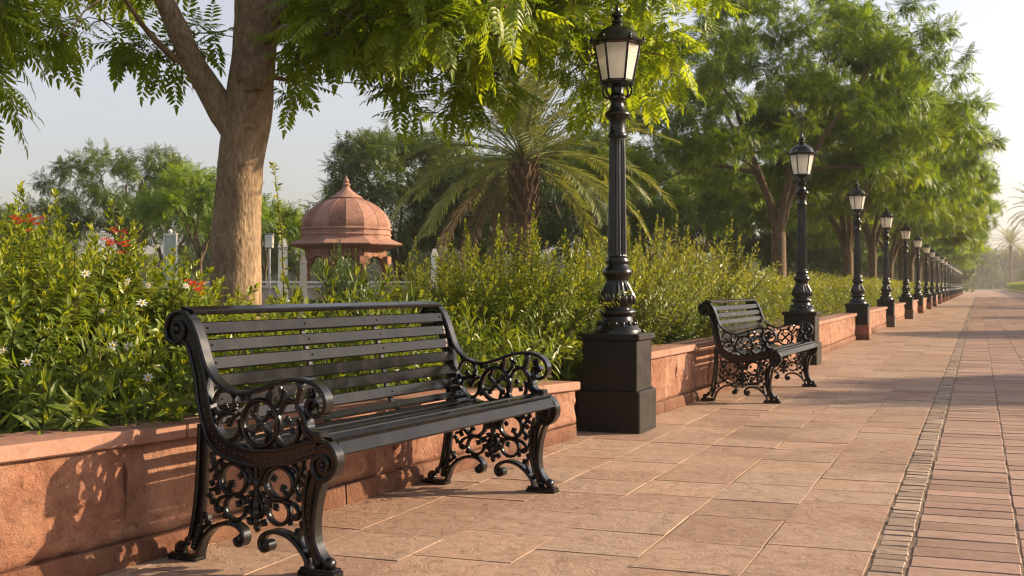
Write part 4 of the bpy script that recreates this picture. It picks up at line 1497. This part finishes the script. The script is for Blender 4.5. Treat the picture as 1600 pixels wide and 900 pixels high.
pm = palm(3, 3.35, .155, 60, 3.0, 3, 54, 1.0, -math.pi / 2)
pm.location = ((818 - 800) / F * 21.5, 21.5, 0); pm.scale = (.95, .95, .95)
tag(pm, "date palm with arching fronds behind the first lamp post and the tall shrub", "palm tree")
pm2 = palm(12, 12.2, .34, 46, 6.2, 2, 40, 1.9)
pspots = [(*uv(361, 8.2), 1.0, "palm at the right side of the path end, the whole crown in view"), (*uv(224, 10.2), 1.12, "taller palm cut by the right edge of the picture"), (*uv(292, 13.5), .9, "palm farther down the right side of the path, behind the others"), (*uv(110, 19), .9, "palm on the right of the path, beyond the frame's edge"), (*uv(74, 17), .7, "nearer palm right of the path outside the frame")]
for i, (X, Y, s, lb_) in enumerate(pspots):
    o = pm2 if i == 0 else copy_tree(pm2)
    o.location = (X, Y, 0); o.scale = (s, s, s); o.rotation_euler = (0, 0, i * 1.1)
    tag(o, lb_, "palm tree", "palms along the right side of the promenade")


# ------------------------------------------------------------------ shrubs
def shrub(seed, nst, rad, h, lsize, leaf_m, dens=.034, lean=.45, wide=1.0, arch=.2, topbright=.75, seg=2, lw=.30, name="flowering_shrub", hvar=.35, bare=.12, tall=0):
    rs = np.random.RandomState(seed)
    root = empty(name)
    tv, tf = leaf_template(seg, lw, .35, .22)
    pos, D, N, sz, rn = [], [], [], [], []
    mb = MB()
    tips = []
    for s in range(nst):
        a = rs.uniform(0, 2 * math.pi); r0 = rad * .35 * math.sqrt(rs.uniform())
        b_ = np.array([r0 * math.cos(a) * wide, r0 * math.sin(a), 0])
        aa = a + rs.normal(0, .7)
        hh = h * rs.uniform(1 - hvar, 1.0)
        tt = s < tall
        if tt: hh = h * rs.uniform(.98, 1.14)
        rr = rad * rs.uniform(.1, 1.0) * (.35 if tt else 1)
        end = np.array([b_[0] + rr * math.cos(aa) * wide, b_[1] + rr * math.sin(aa), hh * (1 - arch * (rr / rad) ** 2)])
        mid = np.array([b_[0] + rr * .35 * math.cos(aa) * wide, b_[1] + rr * .35 * math.sin(aa), hh * .55])
        npt = 7
        pts = [b_ * (1 - t) ** 2 + 2 * mid * t * (1 - t) + end * t * t for t in np.linspace(0, 1, npt)]
        mb.tube(pts, [.0055 * (1 - .75 * t) for t in np.linspace(0, 1, npt)], 3, False)
        tips.append(end)
        L = np.linalg.norm(end - b_)
        nl = int(L / dens)
        ph = rs.uniform(0, 6)
        paired = rs.uniform() < .5
        for k in range(nl):
            t = bare + (1 - bare) * (k + .5) / nl
            p = b_ * (1 - t) ** 2 + 2 * mid * t * (1 - t) + end * t * t
            tg = 2 * (mid - b_) * (1 - t) + 2 * (end - mid) * t; tg /= np.linalg.norm(tg) + 1e-9
            ref = np.array([0, 0, 1.0]) if abs(tg[2]) < .85 else np.array([1.0, 0, 0])
            a1 = np.cross(tg, ref); a1 /= np.linalg.norm(a1); a2 = np.cross(tg, a1)
            # a short side twig lower down gives volume
            off = rs.uniform(0, .09) * (1 - t) * 1.8 if not tt else 0
            for m_ in range(3 if t < .8 else 2):
                an = ph + 1.9 * k + m_ * (math.pi if t >= .8 else 2.1)
                rd = a1 * math.cos(an) + a2 * math.sin(an)
                op = 1.0 if t < .85 else 1.0 - .6 * (t - .85) / .15
                d = rd * op + tg * (.55 + .5 * (t > .85)) + rs.normal(0, .18, 3)
                d[2] -= .12 * (t < .85)
                pos.append(p + rd * off * rs.uniform(.4, 1)); D.append(d)
                nv = tg + rs.normal(0, .25, 3) + np.array([0, 0, .4]); N.append(nv)
                sz.append(lsize * rs.uniform(.65, 1.15) * (1.0 if t < .85 else 1 - .45 * (t - .85) / .15))
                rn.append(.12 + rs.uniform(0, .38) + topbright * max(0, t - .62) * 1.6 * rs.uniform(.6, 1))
        # terminal tuft
        for m_ in range(4):
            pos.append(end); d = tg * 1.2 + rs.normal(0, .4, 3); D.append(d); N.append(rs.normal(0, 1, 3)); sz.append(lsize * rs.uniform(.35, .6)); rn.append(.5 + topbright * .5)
    bag = Bag()
    bag.add(*scatter(tv, tf, np.array(pos), np.array(D), np.array(N), np.array(sz), np.array(rn)))
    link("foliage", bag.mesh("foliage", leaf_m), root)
    mb.build("stems", M_stem, root)
    return root, tips


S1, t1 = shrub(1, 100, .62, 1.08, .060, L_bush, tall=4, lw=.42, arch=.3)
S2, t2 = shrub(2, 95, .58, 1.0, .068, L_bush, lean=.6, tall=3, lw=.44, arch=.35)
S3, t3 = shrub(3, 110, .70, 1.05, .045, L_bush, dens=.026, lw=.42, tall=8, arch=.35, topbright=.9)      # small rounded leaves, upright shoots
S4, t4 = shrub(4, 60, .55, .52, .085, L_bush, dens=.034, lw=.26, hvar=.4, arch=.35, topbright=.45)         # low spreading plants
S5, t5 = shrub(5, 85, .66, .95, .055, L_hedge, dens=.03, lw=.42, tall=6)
used = set()
GS = "shrubs in the planting bed behind the walls"


def plant(src, x, y, s, rz, label, z=.25, zs=1.0, cat="shrub", group=GS):
    if src.name not in used:
        o = src; used.add(src.name)
    else:
        o = copy_tree(src)
    o.location = (x, y, z); o.rotation_euler = (0, 0, rz); o.scale = (s, s, s * zs)
    tag(o, label, cat, group)
    return o


# near shrubs: (px, Y, src, scale, rot, zscale, label)
near_sh = [
    (5, 5.05, S2, .98, .4, 1.0, "dense shrub at the left edge behind the wall, cut by the picture's edge"),
    (110, 5.6, S1, 1.1, 1.9, .92, "tallest shrub on the left, with long upright shoots and red blooms"),
    (-70, 6.2, S1, 1.12, 4.2, 1.0, "shrub past the left edge behind the front shrubs"),
    (215, 5.75, S2, .95, 2.8, .98, "shrub with white star flowers between the tallest left shrub and the bench"),
    (60, 4.55, S4, 1.0, .3, 1.1, "low broad-leaved plant just above the wall coping at far left"),
    (165, 4.85, S4, .95, 1.3, 1.2, "low broad-leaved plant above the coping left of the bench scroll"),
    (290, 6.0, S1, .80, .9, .86, "shrub right beside the back scroll of the large bench"),
    (255, 5.25, S4, 1.0, 3.3, 1.2, "low plant against the coping behind the bench's near end"),
    (30, 6.9, S2, 1.12, 3.1, 1.02, "leafy shrub behind the left edge shrub, only its top seen"),
    (200, 7.2, S1, .9, 5.0, .95, "back shrub whose tips show between the red blooms"),
    (375, 6.6, S2, .78, 5.5, .80, "yellow-green shrub in front of the forked trunk's foot"),
    (330, 7.6, S1, .78, 2.2, .86, "shrub left of the forked trunk's foot"),
    (455, 7.1, S4, 1.15, 2.0, 1.15, "low leafy plant right of the forked trunk behind the backrest"),
    (400, 5.85, S4, .95, .7, 1.1, "low plant seen through the backrest slats on the left"),
    (520, 6.4, S4, 1.05, 4.0, 1.2, "low plant seen through the middle of the backrest slats"),
    (530, 7.9, S4, 1.3, 2.5, 1.3, "broad low plant below the domed pavilion"),
    (620, 7.2, S4, 1.05, 5.0, 1.2, "low plant behind the right part of the backrest"),
    (590, 8.6, S5, .66, 1.0, .66, "small dark shrub to the right below the domed pavilion"),
    (690, 8.1, S3, .92, .5, .98, "upright shrub with small leaves just right of the bench's top rail"),
    (790, 8.3, S3, 1.08, 2.0, 1.02, "tallest shrub of upright shoots in front of the date palm trunk"),
    (890, 9.4, S3, 1.05, 3.8, 1.06, "yellow-green upright shrub touching the first lamp post on its left"),
    (745, 9.6, S5, 1.05, .2, 1.08, "shrub behind the tall upright one, left of the palm trunk"),
    (835, 8.6, S4, .9, 1.1, 1.2, "low plant between the bench's far arm and the first lamp post"),
    (760, 7.35, S4, 1.0, 4.4, 1.2, "low plant behind the far arm of the large bench"),
    (650, 9.9, S3, .85, 5.3, .95, "thin shrub right of the pavilion, behind the others"),
    (965, 10.4, S5, 1.1, 2.2, 1.05, "bushy shrub behind the shaft of the first lamp post"),
]
for i, (px, Y, src, s, rz, zs, lb_) in enumerate(near_sh):
    o = plant(src, (px - 800) / F * Y, Y, s, rz, lb_, zs=zs)
bay1 = [
    (1015, 10.7, S3, 1.0, 1.0, 1.0, "yellow-green shrub just right of the first lamp post"),
    (1065, 11.8, S5, 1.1, 2.0, 1.12, "shrub right of the first lamp post, second in the bay"),
    (1120, 12.4, S3, 1.0, 4.0, 1.0, "shrub with upright shoots above the second bench's left scroll"),
    (1165, 13.8, S5, 1.15, .4, 1.05, "shrub behind the backrest of the second bench"),
    (1205, 14.6, S5, .95, 2.7, .9, "pale shrub immediately left of the second lamp post"),
    (1025, 10.4, S4, .8, .2, .95, "low bright plant over the coping right of the first lamp pedestal"),
    (1068, 11.9, S4, .8, 2.2, .95, "low bright plant over the coping left of the second bench"),
    (1020, 13.5, S5, 1.3, 3.0, 1.15, "back shrub between the first lamp post and the small park lamp"),
    (1110, 15.5, S5, 1.3, 1.5, 1.15, "back shrub below the small park lamp"),
]
for (px, Y, src, s, rz, zs, lb_) in bay1:
    x, y = (px - 800) / F * Y, Y
    v_ = x * V[0] + y * V[1]
    lim = -2.88 if src is S4 else -3.12
    if v_ > lim:
        x += V[0] * (lim - v_); y += V[1] * (lim - v_)
    plant(src, x, y, s, rz, lb_, zs=zs)

# round dark bush in front of the pavilion
rb_, _ = shrub(9, 90, .75, 1.35, .10, L_bg, dens=.05, lw=.5, arch=.5, topbright=.2, name="round_bush")
rb_.location = ((538 - 800) / F * 17, 17, 0); rb_.scale = (.60, .60, 1.22)
tag(rb_, "round dark green bush in front of the domed pavilion's columns", "bush")


# hedges beyond the second lamp
def hedge_mesh(seed, L, W, H, n, size, mat, zp=.45):
    rs = np.random.RandomState(seed)
    tv, tf = leaf_template(1, .5, .3, .2)
    x = rs.uniform(0, L, n); y = rs.uniform(-W / 2, W / 2, n)
    lump = np.array([mnoise.noise(Vector((a * 1.3 + seed, b_ * 1.5, 0))) for a, b_ in zip(x, y)])
    top = H * (1 + .22 * lump) * (1 - .25 * (np.abs(y) / (W / 2)) ** 3)
    z = top * rs.uniform(0, 1, n) ** zp
    pos = np.stack([x, y, z], 1)
    D = rs.normal(0, 1, (n, 3)); D[:, 2] = np.abs(D[:, 2]) * .8 + .1
    N = rs.normal(0, .5, (n, 3)) + np.array([0, -.2, 1.0])
    rn = .15 + .4 * rs.uniform(0, 1, n) + .45 * (z / H > .8) * rs.uniform(0, 1, n)
    bag = Bag(); bag.add(*scatter(tv, tf, pos, D, N, size * rs.uniform(.7, 1.2, n), rn))
    # shoots sticking out of the top
    m_ = int(L * 9)
    for k in range(m_):
        a, b_ = rs.uniform(0, L), rs.uniform(-W / 2, W / 2) * .8
        h0, hh = H * .8, H * rs.uniform(.15, .38)
        q = 12
        zz = np.linspace(0, 1, q)
        ps = np.stack([a + zz * rs.normal(0, .05), b_ + zz * rs.normal(0, .05), h0 + zz * hh], 1)
        an = np.arange(q) * 2.4
        DD = np.stack([np.cos(an), np.sin(an), np.full(q, .8)], 1)
        bag.add(*scatter(tv, tf, ps, DD, np.tile([0, 0, 1.0], (q, 1)), np.full(q, size * .8), rs.uniform(.6, 1, q)))
    return bag.mesh("foliage", mat)


hm = [hedge_mesh(1, 7.3, 1.5, .92, 11000, .062, L_hedge), hedge_mesh(2, 7.3, 1.5, .88, 6500, .085, L_hedge)]
flm = MB()
GH = "hedges behind the low walls between lamp posts"
for i in range(1, len(LAMPS) - 1):
    x, y = uv(LU[i] + .1, -3.15)
    h = link("hedge", hm[0 if i < 4 else 1])
    h.location = (x, y, .22)
    h.rotation_euler = (0, 0, math.pi / 2 - TH)
    tag(h, "yellow-green leafy hedge above the wall between the %s and %s lamp posts" % (ORD[i], ORD[i + 1]), "hedge", GH)
rh = hedge_mesh(7, 14.0, 1.6, 1.5, 9000, .14, L_bush)
for i in range(20):
    x, y = uv(18 + i * 14.1, VR + 1.05)
    h = link("hedge", rh)
    h.location = (x, y, -.03)
    h.rotation_euler = (0, 0, math.pi / 2 - TH)
    tag(h, "clipped green hedge along the right edge of the path, %s stretch from the camera" % ORD[i], "hedge", "clipped hedges on the right of the path")


wood = hedge_mesh(11, 320.0, 12.0, 6.0, 70000, 1.3, L_bg, .9)
w_ = link("woodland", wood); w_.location = (-240, 215, -.5)
tag(w_, "low distant belt of dark woodland closing the park behind all the trees", "woodland", kind="stuff")
w_ = link("woodland", wood); w_.location = (90, 400, -.5); w_.scale = (.8, 1, 1.9)
tag(w_, "hazy far-off woodland beyond the end of the promenade", "woodland", kind="stuff")

# ------------------------------------------------------------------ blossoms
def flower_white(sz):
    bag = Bag()
    tv, tf = leaf_template(1, .38, .2, .1)
    n = 7
    an = np.arange(n) * 2 * math.pi / n
    D = np.stack([np.cos(an), np.sin(an), np.full(n, .25)], 1)
    bag.add(*scatter(tv, tf, np.zeros((n, 3)), D, np.tile([0, 0, 1.0], (n, 1)), np.full(n, sz), np.linspace(.2, 1, n)))
    return bag.mesh("petals", L_white)


def flower_red(sz):
    bag = Bag()
    rs = np.random.RandomState(3)
    tv, tf = leaf_template(1, .4, .3, .2)
    for k in range(9):
        c = rs.normal(0, sz * .6, 3)
        n = 6
        an = np.arange(n) * 2 * math.pi / n + k
        D = np.stack([np.cos(an), np.sin(an), np.full(n, .5)], 1)
        bag.add(*scatter(tv, tf, np.tile(c, (n, 1)), D, np.tile([0, 0, 1.0], (n, 1)), np.full(n, sz * .75), rs.uniform(0, 1, n)))
    return bag.mesh("petals", L_red)


fw, frd = flower_white(.025), flower_red(.030)
cm = MB(); cm.ball((0, 0, .004), .006, 8, 5)
sh_by = {}
for o in bpy.data.objects:
    if o.get("label") and o.get("category") == "shrub": sh_by[o["label"]] = o


def bloom(px, py, Y, me, name, host_lbl, sc=1.0, rz=0.0, tiltx=-60, label=None):
    host = [o for l, o in sh_by.items() if host_lbl in l][0]
    p = at(px, py, Y)
    b = link(name, me, host)
    bpy.context.view_layer.update()
    Mw = Matrix.Translation(p) @ Matrix.Rotation(R(rz), 4, 'Z') @ Matrix.Rotation(R(-tiltx), 4, 'X') @ Matrix.Diagonal((sc, sc, sc, 1))
    b.matrix_parent_inverse = Matrix.Identity(4)
    hostM = Matrix.LocRotScale(host.location, host.rotation_euler, host.scale)
    b.matrix_basis = hostM.inverted() @ Mw
    if name == "white_flower":
        c = cm.build("flower_centre", L_yel, b, smooth=True)
    return b


rng = random.Random(2)
for (px, py, Y, sc) in ((222, 474, 4.75, 1.05), (200, 440, 4.85, .85), (134, 428, 4.9, .95), (232, 446, 5.0, .7), (177, 540, 4.6, .95), (201, 541, 4.65, .85), (232, 590, 4.55, .95), (42, 567, 4.35, 1.0), (291, 447, 5.1, .7), (160, 486, 4.8, .6), (55, 340, 5.2, .6), (246, 385, 5.2, .6), (5, 548, 4.4, .8), (270, 512, 4.8, .6)):
    bloom(px, py, Y, fw, "white_flower", "white star flowers", sc, rng.uniform(-30, 30), rng.uniform(-75, -40))
for (px, py, Y, sc) in ((40, 346, 5.1, 1.15), (57, 341, 5.15, .8), (184, 381, 5.1, 1.15), (187, 362, 5.15, .75), (307, 444, 5.3, .9), (312, 452, 5.3, .6)):
    bloom(px, py, Y, frd, "red_flower_cluster", "tallest shrub on the left", sc, rng.uniform(-30, 30), -20)


# ------------------------------------------------------------------ domed pavilion
def pavilion():
    Y = 37.0
    root = empty("domed_pavilion", ((541 - 800) / F * Y, Y, 0), R(8))
    tag(root, "small octagonal red sandstone pavilion with ribbed dome and wide eaves", "pavilion")
    zb = -.02
    b = MB(); n = 8
    st = R(22.5)
    b.lathe([(1.75, zb), (1.75, .18), (1.62, .2), (1.62, .45), (1.55, .47), (0.01, .47)], 8, start=st)
    b.build("platform", M_domestone, root)
    for k in range(8):
        a = st + 2 * math.pi * k / 8
        c = MB()
        M = Matrix.Translation((1.28 * math.cos(a), 1.28 * math.sin(a), 0)) @ Matrix.Rotation(a, 4, 'Z')
        c.box(-.13, .13, -.13, .13, .46, .62, M, .01)
        c.lathe([(.10, .62), (.085, .66), (.08, 1.0), (.075, 1.5), (.09, 1.55), (.12, 1.6), (.12, 1.66)], 12, M)
        c.box(-.13, .13, -.16, .16, 1.66, 1.9, M, .01)
        c.build("column", M_wall, root, angle=40)
    ar = MB()
    for k in range(8):                       # cusped arch panels between the columns
        a0 = st + 2 * math.pi * k / 8; a1 = a0 + 2 * math.pi / 8
        p0 = np.array([1.28 * math.cos(a0), 1.28 * math.sin(a0)]); p1 = np.array([1.28 * math.cos(a1), 1.28 * math.sin(a1)])
        m_ = 16
        nn = (p0 + p1); nn /= np.linalg.norm(nn)
        P, Fc = [], []
        for i in range(m_ + 1):
            t = i / m_
            q = p0 * (1 - t) + p1 * t
            x = abs(2 * t - 1)
            zl = 1.60 + .32 * math.sqrt(max(0, 1 - min(1, x / .82) ** 2)) - .03 * abs(math.sin(t * math.pi * 5)) if x < .82 else 1.58
            for off in (-.05, .05):
                for z in (zl, 2.12):
                    P.append((q[0] + nn[0] * off, q[1] + nn[1] * off, z))
        for i in range(m_):
            o = 4 * i
            Fc += [(o, o + 4, o + 5, o + 1), (o + 2, o + 3, o + 7, o + 6), (o, o + 2, o + 6, o + 4), (o + 1, o + 5, o + 7, o + 3)]
        ar.add(P, Fc)
    ar.build("arches", M_wall, root)
    e = MB()
    e.lathe([(1.30, 2.12), (1.82, 2.24), (1.84, 2.275), (1.50, 2.41), (1.40, 2.48), (.5, 2.49)], 8, start=st)
    e.build("eaves", M_domestone, root)
    d = MB()
    d.lathe([(1.36, 2.46), (1.36, 2.53), (1.40, 2.55), (1.40, 2.58), (1.36, 2.60), (1.36, 2.70), (1.41, 2.72), (1.41, 2.76), (1.34, 2.79)], 16)
    d.build("drum", M_domestone, root)
    dm = MB(); P, Fc = [], []
    prof = [(1.34, 2.77), (1.36, 2.88), (1.33, 3.02), (1.23, 3.19), (1.08, 3.35), (.90, 3.49), (.70, 3.60), (.48, 3.68), (.40, 3.70)]
    N = 96
    for (r, z) in [tuple(q) for q in catmull(prof, 3)]:
        for i in range(N):
            a = 2 * math.pi * i / N
            x = abs(math.sin(8 * a))          # sixteen gores
            rr = r * (math.cos(math.pi / 16) / math.cos((a % (math.pi / 8)) - math.pi / 16))
            P.append((rr * math.cos(a), rr * math.sin(a), z))
    m_ = len(P) // N
    for k in range(m_ - 1):
        for i in range(N):
            jn = (i + 1) % N
            Fc.append((k * N + i, k * N + jn, k * N + N + jn, k * N + N + i))
    dm.add(P, Fc)
    dm.r = [((int(i % N / 6) * .37) % 1) for i in range(len(dm.v))]
    ro = dm.build("dome", M_domestone, root, smooth=False)
    rb = MB()
    for k in range(16):
        a = 2 * math.pi * k / 16
        rb.tube([(r * math.cos(a), r * math.sin(a), z) for r, z in prof], .010, 5)
    rb.build("ribs", M_domestone, ro)
    f = MB()
    f.lathe([(.48, 3.66), (.53, 3.70), (.47, 3.74), (.31, 3.84), (.19, 3.93), (.12, 4.01), (.09, 4.06), (.13, 4.12), (.10, 4.16), (.06, 4.18), (.09, 4.22), (.07, 4.27), (.03, 4.32), (.015, 4.38), (.001, 4.42)], 16)
    f.build("finial", M_domestone, root, angle=50)


pavilion()

# ------------------------------------------------------------------ small things in the park
o = empty("boundary_wall", (0, 30, 0))
tag(o, "low beige boundary wall with a white rail in front of the domed pavilion", "wall")
b = MB()
b.box(-12.5, 4.5, -.1, .1, -.03, .93, None, .01); b.build("wall_body", M_beige, o)
b = MB(); b.box(-12.5, 4.5, -.14, .14, .935, 1.02, None, .01); b.build("coping", M_pale, o)
b = MB()
for k in range(9): b.box(-12.4 + 2.1 * k, -12.34 + 2.1 * k, -.03, .03, 1.02, 1.07)
b.box(-12.5, 4.5, -.04, .04, 1.07, 1.12, None, .01); b.build("rail", M_white, o)


def tapered_post(px, Y, w, h, label, mat, name="stone_post", cat="post"):
    o = empty(name, ((px - 800) / F * Y, Y, 0), .2)
    tag(o, label, cat)
    b = MB()
    P = []
    for z, q in ((-.03, 1.15), (h * .45, 1.1), (h * .46, .75), (h * .9, .6), (h * .92, .7), (h, .3)):
        P += [(-w / 2 * q, -w / 2 * q, z), (w / 2 * q, -w / 2 * q, z), (w / 2 * q, w / 2 * q, z), (-w / 2 * q, w / 2 * q, z)]
    Fc = [(3, 2, 1, 0), (20, 21, 22, 23)]
    for k in range(5):
        for i in range(4):
            jn = (i + 1) % 4
            Fc.append((4 * k + i, 4 * k + jn, 4 * k + 4 + jn, 4 * k + 4 + i))
    b.add(P, Fc)
    b.build("shaft", mat, o)
    b = MB(); b.box(-w * .65, w * .65, -w * .65, w * .65, -.03, .12, None, .01); b.build("base", mat, o)
    return o


tapered_post(442, 18, .21, 1.72, "white tapering stone post right of the forked trunk", M_white)
tapered_post(679, 20, .17, 1.62, "short white stone post between the pavilion and the tall shrubs", M_white)
tapered_post(474, 22, .20, 1.55, "pale squat stone post at the left foot of the pavilion", M_pale)
# bollard light with a box head
o = empty("path_light", ((421 - 800) / F * 22, 22, 0)); tag(o, "thin grey light pole with a square head just right of the forked trunk", "lamp")
b = MB(); b.tube([(0, 0, -.03), (0, 0, 1.72)], .022, 10); b.build("pole", M_grey, o, smooth=True)
b = MB(); b.box(-.07, .07, -.06, .06, 1.70, 1.94, None, .010); b.build("lamp_head", M_white, o)
b = MB(); b.box(-.08, .08, -.07, .07, 1.942, 1.96, None, .004); b.build("lamp_cap", M_grey, o)
# glass display post
o = empty("display_post", ((266 - 800) / F * 24, 24, 0)); tag(o, "tall pale display post with a greenish panel between left shrubs and forked trunk", "display")
b = MB()
for sx in (-.12, .12): b.box(sx - .015, sx + .015, -.03, .03, -.03, 2.02, None, .003)
b.box(-.135, .135, -.03, .03, 2.0, 2.05, None, .003); b.build("frame", M_white, o)
b = MB(); b.box(-.104, .104, -.008, .008, .6, 1.998); b.build("panel", simple("pale_green_panel", (.42, .47, .40), .25), o)
b = MB(); b.ball((0, 0, 2.09), .045, 10, 6); b.build("knob", M_white, o, smooth=True)
# little park lamp in the distance and two sign boards
pl = copy_tree(proto[4]); pl.location = ((1096 - 800) / F * 33, 33, -.55)
pl.scale = (.92, .92, .92)
pl.location.z = -.1
tag(pl, "small distant lamp post inside the park between the first two big lamp posts", "lamp post", "cast iron lamp posts along the promenade")
for px, w, Y, lb_ in ((1085, .26, 35, "white notice board left of the small distant park lamp"), (1106, .36, 36, "white notice board right of the small distant park lamp"), (1068, .2, 52, "small white board farther behind the park lamp"), (1178, .3, 50, "pale board seen under the big forked row tree")):
    o = empty("notice_board", ((px - 800) / F * Y, Y, 0)); tag(o, lb_, "sign", "blank white boards in the park")
    b = MB(); b.box(-w / 2, w / 2, -.02, .02, 1.2, 2.0, None, .004); b.build("board", M_white, o)
    for sx in (-1, 1):
        b = MB(); b.box(sx * w * .4 - .02, sx * w * .4 + .02, .022, .05, -.03, 1.95, None, .003); b.build("leg", M_grey, o)

# tall thin sapling right of the trunk
rs = np.random.RandomState(5)
o = empty("sapling", ((440 - 800) / F * 11, 11, .25)); tag(o, "thin yellow-green sapling shoot rising beside the forked trunk on its right", "sapling")
pts = [(0, 0, 0), (.02, 0, .7), (.0, .02, 1.2), (-.03, 0, 1.5), (-.07, 0, 1.86)]
b = MB(); b.tube(pts, [.012, .010, .007, .005, .003], 6); b.build("stem", M_stem, o, smooth=True)
bag = Bag(); tv, tf = leaf_template(1, .35, .3, .3)
cc = catmull(pts, 14); cc = cc[14:]
pp, DD, NN, ss, rr = [], [], [], [], []
for i, q in enumerate(cc):
    for k in range(3):
        a = 2.1 * i + k * 2.1
        pp.append(q); DD.append([math.cos(a) + rs.normal(0, .4), math.sin(a) + rs.normal(0, .4), rs.uniform(-.2, 1)]); NN.append(list(rs.normal(0, 1, 3))); ss.append(rs.uniform(.03, .075)); rr.append(rs.uniform(.5, 1))
bag.add(*scatter(tv, tf, np.array(pp), np.array(DD), np.array(NN), np.array(ss), np.array(rr)))
link("foliage", bag.mesh("foliage", L_bush), o)

# ------------------------------------------------------------------ trees on the right, beyond the frame, for path shade and slat reflections
sh_t = [(27.0, 22.0, .95, .4), (30.5, 26.5, .9, 1.5), (34.0, 20.5, 1.0, 2.6), (14.6, 13.2, .62, 0.0), (21.0, 27.0, .7, 1.0), (29.5, 40.0, .75, 2.0), (37.0, 56.0, .8, 3.0)]  # first three are added so the bench slats reflect dark crowns
for i, (X, Y, s, rz) in enumerate(sh_t):
    o = copy_tree(bgB)
    o.location = (X, Y, -.03); o.rotation_euler = (0, 0, rz); o.scale = (s, s, s)
    tag(o, "%s tree right of the promenade beyond the picture's edge" % ["added broad", "added denser", "added tallest", "nearest low", "second low", "third low", "farthest"][i], "tree", "trees right of the promenade outside the frame")

# ------------------------------------------------------------------ litter along the foot of the wall
rs = np.random.RandomState(12)
tv, tf = leaf_template(1, .5, .4, .1)
n = 900
l = rs.uniform(-2, 12, n)
pos = []
for k in range(n):
    if l[k] < 4.0:
        p = near(l[k], .02 + abs(rs.normal(0, .06)) + .02)
    else:
        x, y = uv(9.3 + (l[k] - 4) * .9, -2.33 + abs(rs.normal(0, .07)))
        p = Vector((x, y, 0))
    pos.append((p.x, p.y, .005))
for k in range(150):
    x, y = uv(rs.uniform(3, 16), rs.uniform(-2.3, 1.8)); pos.append((x, y, .006))
for lx, ly in LAMPS[:3]:
    for k in range(60):
        du, dv = (rs.uniform(-.3, .3), .23 + abs(rs.normal(0, .03))) if k % 2 else (-.23 - abs(rs.normal(0, .03)), rs.uniform(-.3, .3))
        pos.append((lx + U[0] * du + V[0] * dv, ly + U[1] * du + V[1] * dv, .005))
n = len(pos)
D = np.stack([rs.normal(0, 1, n), rs.normal(0, 1, n), rs.uniform(0, .3, n)], 1)
bag = Bag(); bag.add(*scatter(tv, tf, np.array(pos), D, np.tile([0, 0, 1.0], (n, 1)), np.where(rs.uniform(0, 1, n) < .06, rs.uniform(.025, .045, n), rs.uniform(.006, .022, n)), rs.uniform(0, 1, n)))
lo = link("leaf_litter", bag.mesh("leaf_litter", L_dead))
tag(lo, "dry leaf crumbs along the foot of the wall and on the paving", "leaf litter", kind="stuff")

# ------------------------------------------------------------------ haze
hz = MB(); hz.box(-920, 1320, -320, 1520, -1.2, 16.0)
m = bpy.data.materials.new("haze_air"); m.use_nodes = True
nt = m.node_tree; nt.nodes.remove(nt.nodes["Principled BSDF"])
pv = nt.nodes.new("ShaderNodeVolumePrincipled")
pv.inputs["Color"].default_value = (0.95, 0.93, 0.90, 1)
pv.inputs["Density"].default_value = 0.00045
pv.inputs["Anisotropy"].default_value = 0.3
nt.links.new(pv.outputs[0], nt.nodes["Material Output"].inputs["Volume"])
ho = hz.build("haze", m)
tag(ho, "thin pale haze in the air over the park", "haze", kind="stuff")
